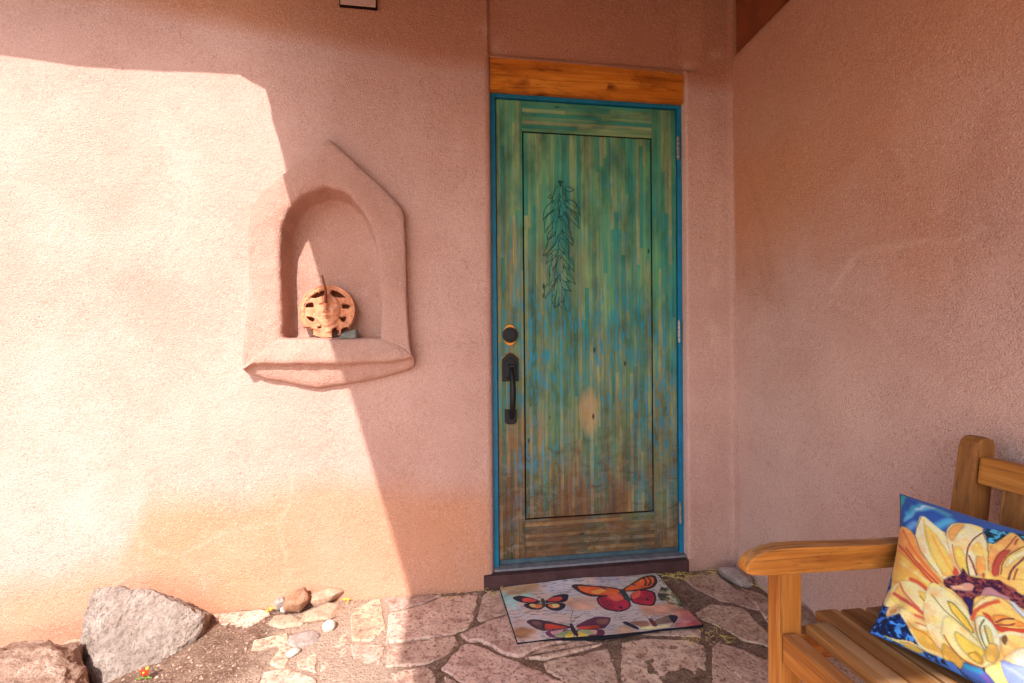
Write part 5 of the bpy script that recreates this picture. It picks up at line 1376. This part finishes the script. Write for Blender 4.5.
def build_pillow():
    BL, d, U = Vector(PIL['BL']), Vector(PIL['d']), Vector(PIL['U'])
    n = U.cross(d).normalized()
    if n.x > 0: n = -n
    NU, NV = 300, 260
    # the print goes on beyond the right edge of the photograph: more petals around the same heart
    art = list(PILLOW_ART)
    extra = []
    for k, a in enumerate((-62, -30, 2, 34, 62)):
        a = math.radians(a); L = 470; w = 95
        cx, cy = 620, 560
        q = [(cx + 120 * math.cos(a), cy + 120 * math.sin(a))]
        for t, s in ((.35, .8), (.65, 1.0), (.9, .5), (1.0, 0), (.9, -.5), (.65, -1.0), (.35, -.8)):
            q.append((cx + (120 + (L - 120) * t) * math.cos(a) - w * s * math.sin(a), cy + (120 + (L - 120) * t) * math.sin(a) + w * s * math.cos(a)))
        col = [(238, 168, 96), (245, 206, 118), (236, 224, 178), (244, 196, 104), (230, 150, 84)][k]
        extra.append(('po', [(int(x), int(y)) for x, y in q], col, 0))
        for o in (-.35, .1, .45):
            extra.append(('st', [(int(cx + (140 + i * 90) * math.cos(a) - w * o * (1 - i * .15) * math.sin(a)), int(cy + (140 + i * 90) * math.sin(a) + w * o * (1 - i * .15) * math.cos(a))) for i in range(4)], (205, 92, 62), 1.0))
    fill = [('po', FLOWER_FILL, (240, 200, 116), 0)]
    art = extra + fill + art
    def base(Uu, Vv):
        b = np.zeros(Uu.shape + (3,))
        t = np.clip(fbm(Uu * 3, Vv * 9, 201, 3), 0, 1)[..., None]
        b[:] = np.array([22, 60, 140]); b = b * (1 - t) + np.array([58, 104, 186]) * t
        sp = fbm(Uu * 50, Vv * 50, 203, 2)[..., None]
        low = np.clip((.5 - Vv) * 6, 0, 1)[..., None]
        b = b * (1 - low * .6 * (sp < .44)) + low * .25 * (sp > .55) * np.array([90, 120, 130])
        return b
    col = paint(art, NU, NV, base, .00135, (.40, .333), .0030, 210, .07)
    u = np.linspace(0, 1, NU); v = np.linspace(0, 1, NV)
    A, B = np.meshgrid(u, v, indexing='ij')
    S, T = 2 * A - 1, 2 * B - 1
    a2 = .5 + .5 * S * (1 - .085 * (1 - T * T)); b2 = .5 + .5 * T * (1 - .07 * (1 - S * S))
    th = .055 * (np.clip((1 - S ** 4) * (1 - T ** 4), 0, 1)) ** .6
    edge = np.clip(1 - np.maximum(abs(S), abs(T)), 0, 1)
    wr = .004 * (fbm(A * 5, B * 5, 221, 3) - .5) * np.clip(edge * 8, 0, 1)
    # soft creases running in from the corners
    for cx, cy in ((0, 0), (0, 1), (1, 0), (1, 1)):
        an = np.arctan2(B - cy, A - cx); rd = np.hypot(A - cx, B - cy)
        wr = wr + .0028 * np.cos(an * 14) * np.exp(-((rd - .18) / .12) ** 2)
    th = th + wr
    P0 = np.array(BL) + a2[..., None] * np.array(d) + b2[..., None] * np.array(U)
    nn = np.array(n)
    F = P0 + th[..., None] * nn
    K = P0 - (th * .8)[..., None] * nn
    verts = np.concatenate([F.reshape(-1, 3), K[::5, ::5].reshape(-1, 3)])
    faces = [(i * NV + j, i * NV + j + 1, (i + 1) * NV + j + 1, (i + 1) * NV + j) for i in range(NU - 1) for j in range(NV - 1)]
    kb = NU * NV; ku, kv = K[::5, ::5].shape[:2]
    faces += [(kb + i * kv + j, kb + (i + 1) * kv + j, kb + (i + 1) * kv + j + 1, kb + i * kv + j + 1) for i in range(ku - 1) for j in range(kv - 1)]
    me = bpy.data.meshes.new('throw_pillow')
    me.from_pydata(verts.tolist(), [], faces)
    cb = np.zeros((ku * kv, 3)); cb[:] = s2l((40, 76, 150))
    set_color(me, 'art', np.concatenate([np.clip(col.reshape(-1, 3) * 1.0, 0, .92), cb]))
    t = thing('throw_pillow', 'square cushion printed with a big yellow sunflower on blue, leaning on the bench back', 'cushion', tuple(BL + d * .5))
    link_mesh('cushion_cover', me, M['pillow'], t, smooth=True)
    # seam cord around the edge
    bm = bmesh.new()
    ring = [F[i, 0] for i in range(0, NU, 6)] + [F[-1, j] for j in range(0, NV, 6)] + [F[i, -1] for i in range(NU - 1, 0, -6)] + [F[0, j] for j in range(NV - 1, 0, -6)]
    add_tube(bm, [tuple(p) for p in ring], .0011, 6, closed=True)
    sm = bpy.data.materials.get('seam_cloth') or mat_plain('seam_cloth', (44, 84, 130), .85, .1, 0, .5, 30, .3)
    bmo('seam', bm, sm, t, smooth=True)
build_pillow()

def build_mat():
    NU, NV = 360, 200
    def base(U, V):
        b = np.zeros(U.shape + (3,)); b[:] = (206, 190, 186)
        t = fbm(U * 5, V * 3, 301, 4)[..., None]
        b = np.where(t > .56, b * .5 + np.array([216, 176, 160]) * .5, b)
        t2 = fbm(U * 6 + 4, V * 4, 303, 4)[..., None]
        b = b * (1 - np.clip((t2 - .52) * 5, 0, 1) * .6) + np.array([176, 172, 190]) * np.clip((t2 - .52) * 5, 0, 1) * .6
        t3 = fbm(U * 30, V * 60, 305, 3)[..., None]
        b = np.where(t3 > .64, b * .8, b)
        # faint ruled scratches of the print
        ln = (np.abs(np.mod(V * 16 + .15 * np.sin(U * 40), 1) - .5) < .05) & (fbm(U * 40, V * 16, 307, 2) > .52)
        b = np.where(ln[..., None], b * .68, b)
        return b
    col = paint(MAT_ART, NU, NV, base, .0022, (.69, .36), 0.0, 310, .26)
    u = np.linspace(0, 1, NU); v = np.linspace(0, 1, NV)
    A, B = np.meshgrid(u, v, indexing='ij')
    c = [np.array(p) for p in MAT_CORNERS]
    XY = ((1 - A) * (1 - B))[..., None] * c[0] + (A * (1 - B))[..., None] * c[1] + (A * B)[..., None] * c[2] + ((1 - A) * B)[..., None] * c[3]
    Z = .0075 + .006 * (fbm(A * 5, B * 3, 321, 3) - .5) + .008 * np.exp(-((B) / .12) ** 2) * (.5 + .5 * np.sin(A * 9 + 4.0)) + .010 * np.exp(-((B - 1) / .1) ** 2) * np.exp(-((A - .45) / .2) ** 2)
    Z = np.maximum(Z, .0062)
    XY[..., 1] += .006 * np.sin(A * 7 + 1) * (1 - B) + .004 * np.sin(A * 11)
    top = np.concatenate([XY, Z[..., None]], -1)
    t = thing('doormat', 'rectangular doormat printed with four butterflies lying before the turquoise door', 'doormat', (.345, -.24, 0))
    me = bpy.data.meshes.new('printed_top')
    me.from_pydata(top.reshape(-1, 3).tolist(), [], [(i * NV + j, (i + 1) * NV + j, (i + 1) * NV + j + 1, i * NV + j + 1) for i in range(NU - 1) for j in range(NV - 1)])
    set_color(me, 'art', np.clip(col.reshape(-1, 3) * .95 + .028, 0, .9))
    link_mesh('printed_top', me, M['mat'], t, smooth=True)
    # rubber backing just proud of the printed face all round
    ring = [(i, 0) for i in range(0, NU, 4)] + [(NU - 1, j) for j in range(0, NV, 4)] + [(i, NV - 1) for i in range(NU - 1, 0, -4)] + [(0, j) for j in range(NV - 1, 0, -4)]
    cen = np.array([.345, -.245])
    verts, faces = [], []
    n = len(ring)
    for k, (i, j) in enumerate(ring):
        p = top[i, j]; o = p[:2] - cen; o = o / np.linalg.norm(o)
        verts += [(p[0] - o[0] * .002, p[1] - o[1] * .002, p[2] - .0004), (p[0] + o[0] * .0028, p[1] + o[1] * .0028, p[2] - .0006), (p[0] + o[0] * .003, p[1] + o[1] * .003, .0018)]
    for k in range(n):
        a, b = k * 3, ((k + 1) % n) * 3
        faces += [(a, a + 1, b + 1, b), (a + 1, a + 2, b + 2, b + 1)]
    faces.append(tuple(k * 3 + 2 for k in range(n)))
    pyd('rubber_backing', verts, faces, M['rubber'], t)
build_mat()

# ------------------------------------------------------------------ garden bench along the side wall
def build_bench():
    t = thing('garden_bench', 'honey coloured slatted wooden garden bench along the side wall', 'bench', (0.75, -1.72, 0.0))
    Y0, Y1 = -1.050, -2.390           # inner faces of the far and near ends
    def arm(y0, y1):
        bm = bmesh.new()
        prof = [(.465, .5385), (.438, .5400), (.427, .5440), (.4235, .552), (.4265, .561), (.436, .573), (.451, .583), (.474, .590), (.505, .5925), (.56, .5920), (.65, .588), (.75, .5840), (.85, .583), (1.0, .5835),
                (1.0, .5345), (.85, .532), (.72, .532), (.60, .535)]
        add_prism_y(bm, prof, y0, y1, .005, 3)
        bmo('armrest', bm, M['teak_x'], t, smooth=False)
    arm(-1.050, -1.018); arm(Y1 + .0, Y1 - .034)
    for y0, y1 in ((-1.0495, -1.010), (Y1 - .0395, Y1 - .0)):
        bm = bmesh.new()
        add_box(bm, (.503, y0, 0), (.555, y1, .5365), .004, 2)
        bmo('front_leg', bm, M['teak_z'], t)
        bm = bmesh.new()
        prof = [(.952, 0), (.952, .42), (.985, .64), (1.006, .785), (1.012, .802), (1.024, .812), (1.040, .813), (1.054, .806), (1.060, .790), (1.040, .64), (1.006, .42), (1.006, 0)]
        add_prism_y(bm, prof, y0 + .001, y1, .004, 2)
        bmo('back_post', bm, M['teak_back'], t)
        bm = bmesh.new()
        add_box(bm, (.556, (y0 + y1) / 2 - .014, .338), (.951, (y0 + y1) / 2 + .014, .398), .003, 2)
        bmo('side_rail', bm, M['teak_x'], t)
    bm = bmesh.new()
    add_box(bm, (.506, Y1 + .001, .346), (.540, Y0 - .001, .410), .005, 2)
    bmo('front_rail', bm, M['teak_y'], t)
    bm = bmesh.new()
    for k in range(6):
        x0 = .560 + k * .0655
        z = .430 - .010 * math.sin(math.pi * (k + .5) / 6) - .006 * k / 6
        add_box(bm, (x0, Y1 - .045, z - .022), (x0 + .0545, Y0 + .045 if k not in (0, 5) else Y0 - .002, z), .005, 2)
    bmo('seat', bm, M['teak_slat'], t)
    def back_box(name, z0, z1, th, mat, ya=Y0 - .001, yb=Y1 + .001):
        bm = bmesh.new()
        X = lambda z: .952 + (z - .42) * .148
        prof = [(X(z0) + .006, z0), (X(z0) + .006 + th, z0), (X(z1) + .006 + th, z1), (X(z1) + .006, z1)]
        add_prism_y(bm, prof, ya, yb, 0)
        bmesh.ops.bevel(bm, geom=list(bm.edges), offset=.006, segments=2, profile=.6, affect='EDGES')
        bmo(name, bm, mat, t)
    back_box('top_rail', .710, .771, .032, M['teak_y'])
    back_box('lower_rail', .470, .520, .030, M['teak_y'])
    bm = bmesh.new()
    y = Y0 - .044
    while y - .062 > Y1 + .02:
        z0, z1 = .5205, .7095
        X = lambda z: .952 + (z - .42) * .148 + .014
        a = [(X(z0), z0), (X(z0) + .014, z0), (X(z1) + .014, z1), (X(z1), z1)]
        add_prism_y(bm, a, y, y - .062, .002, 1)
        y -= .112
    bmo('backrest', bm, M['teak_back'], t)
build_bench()
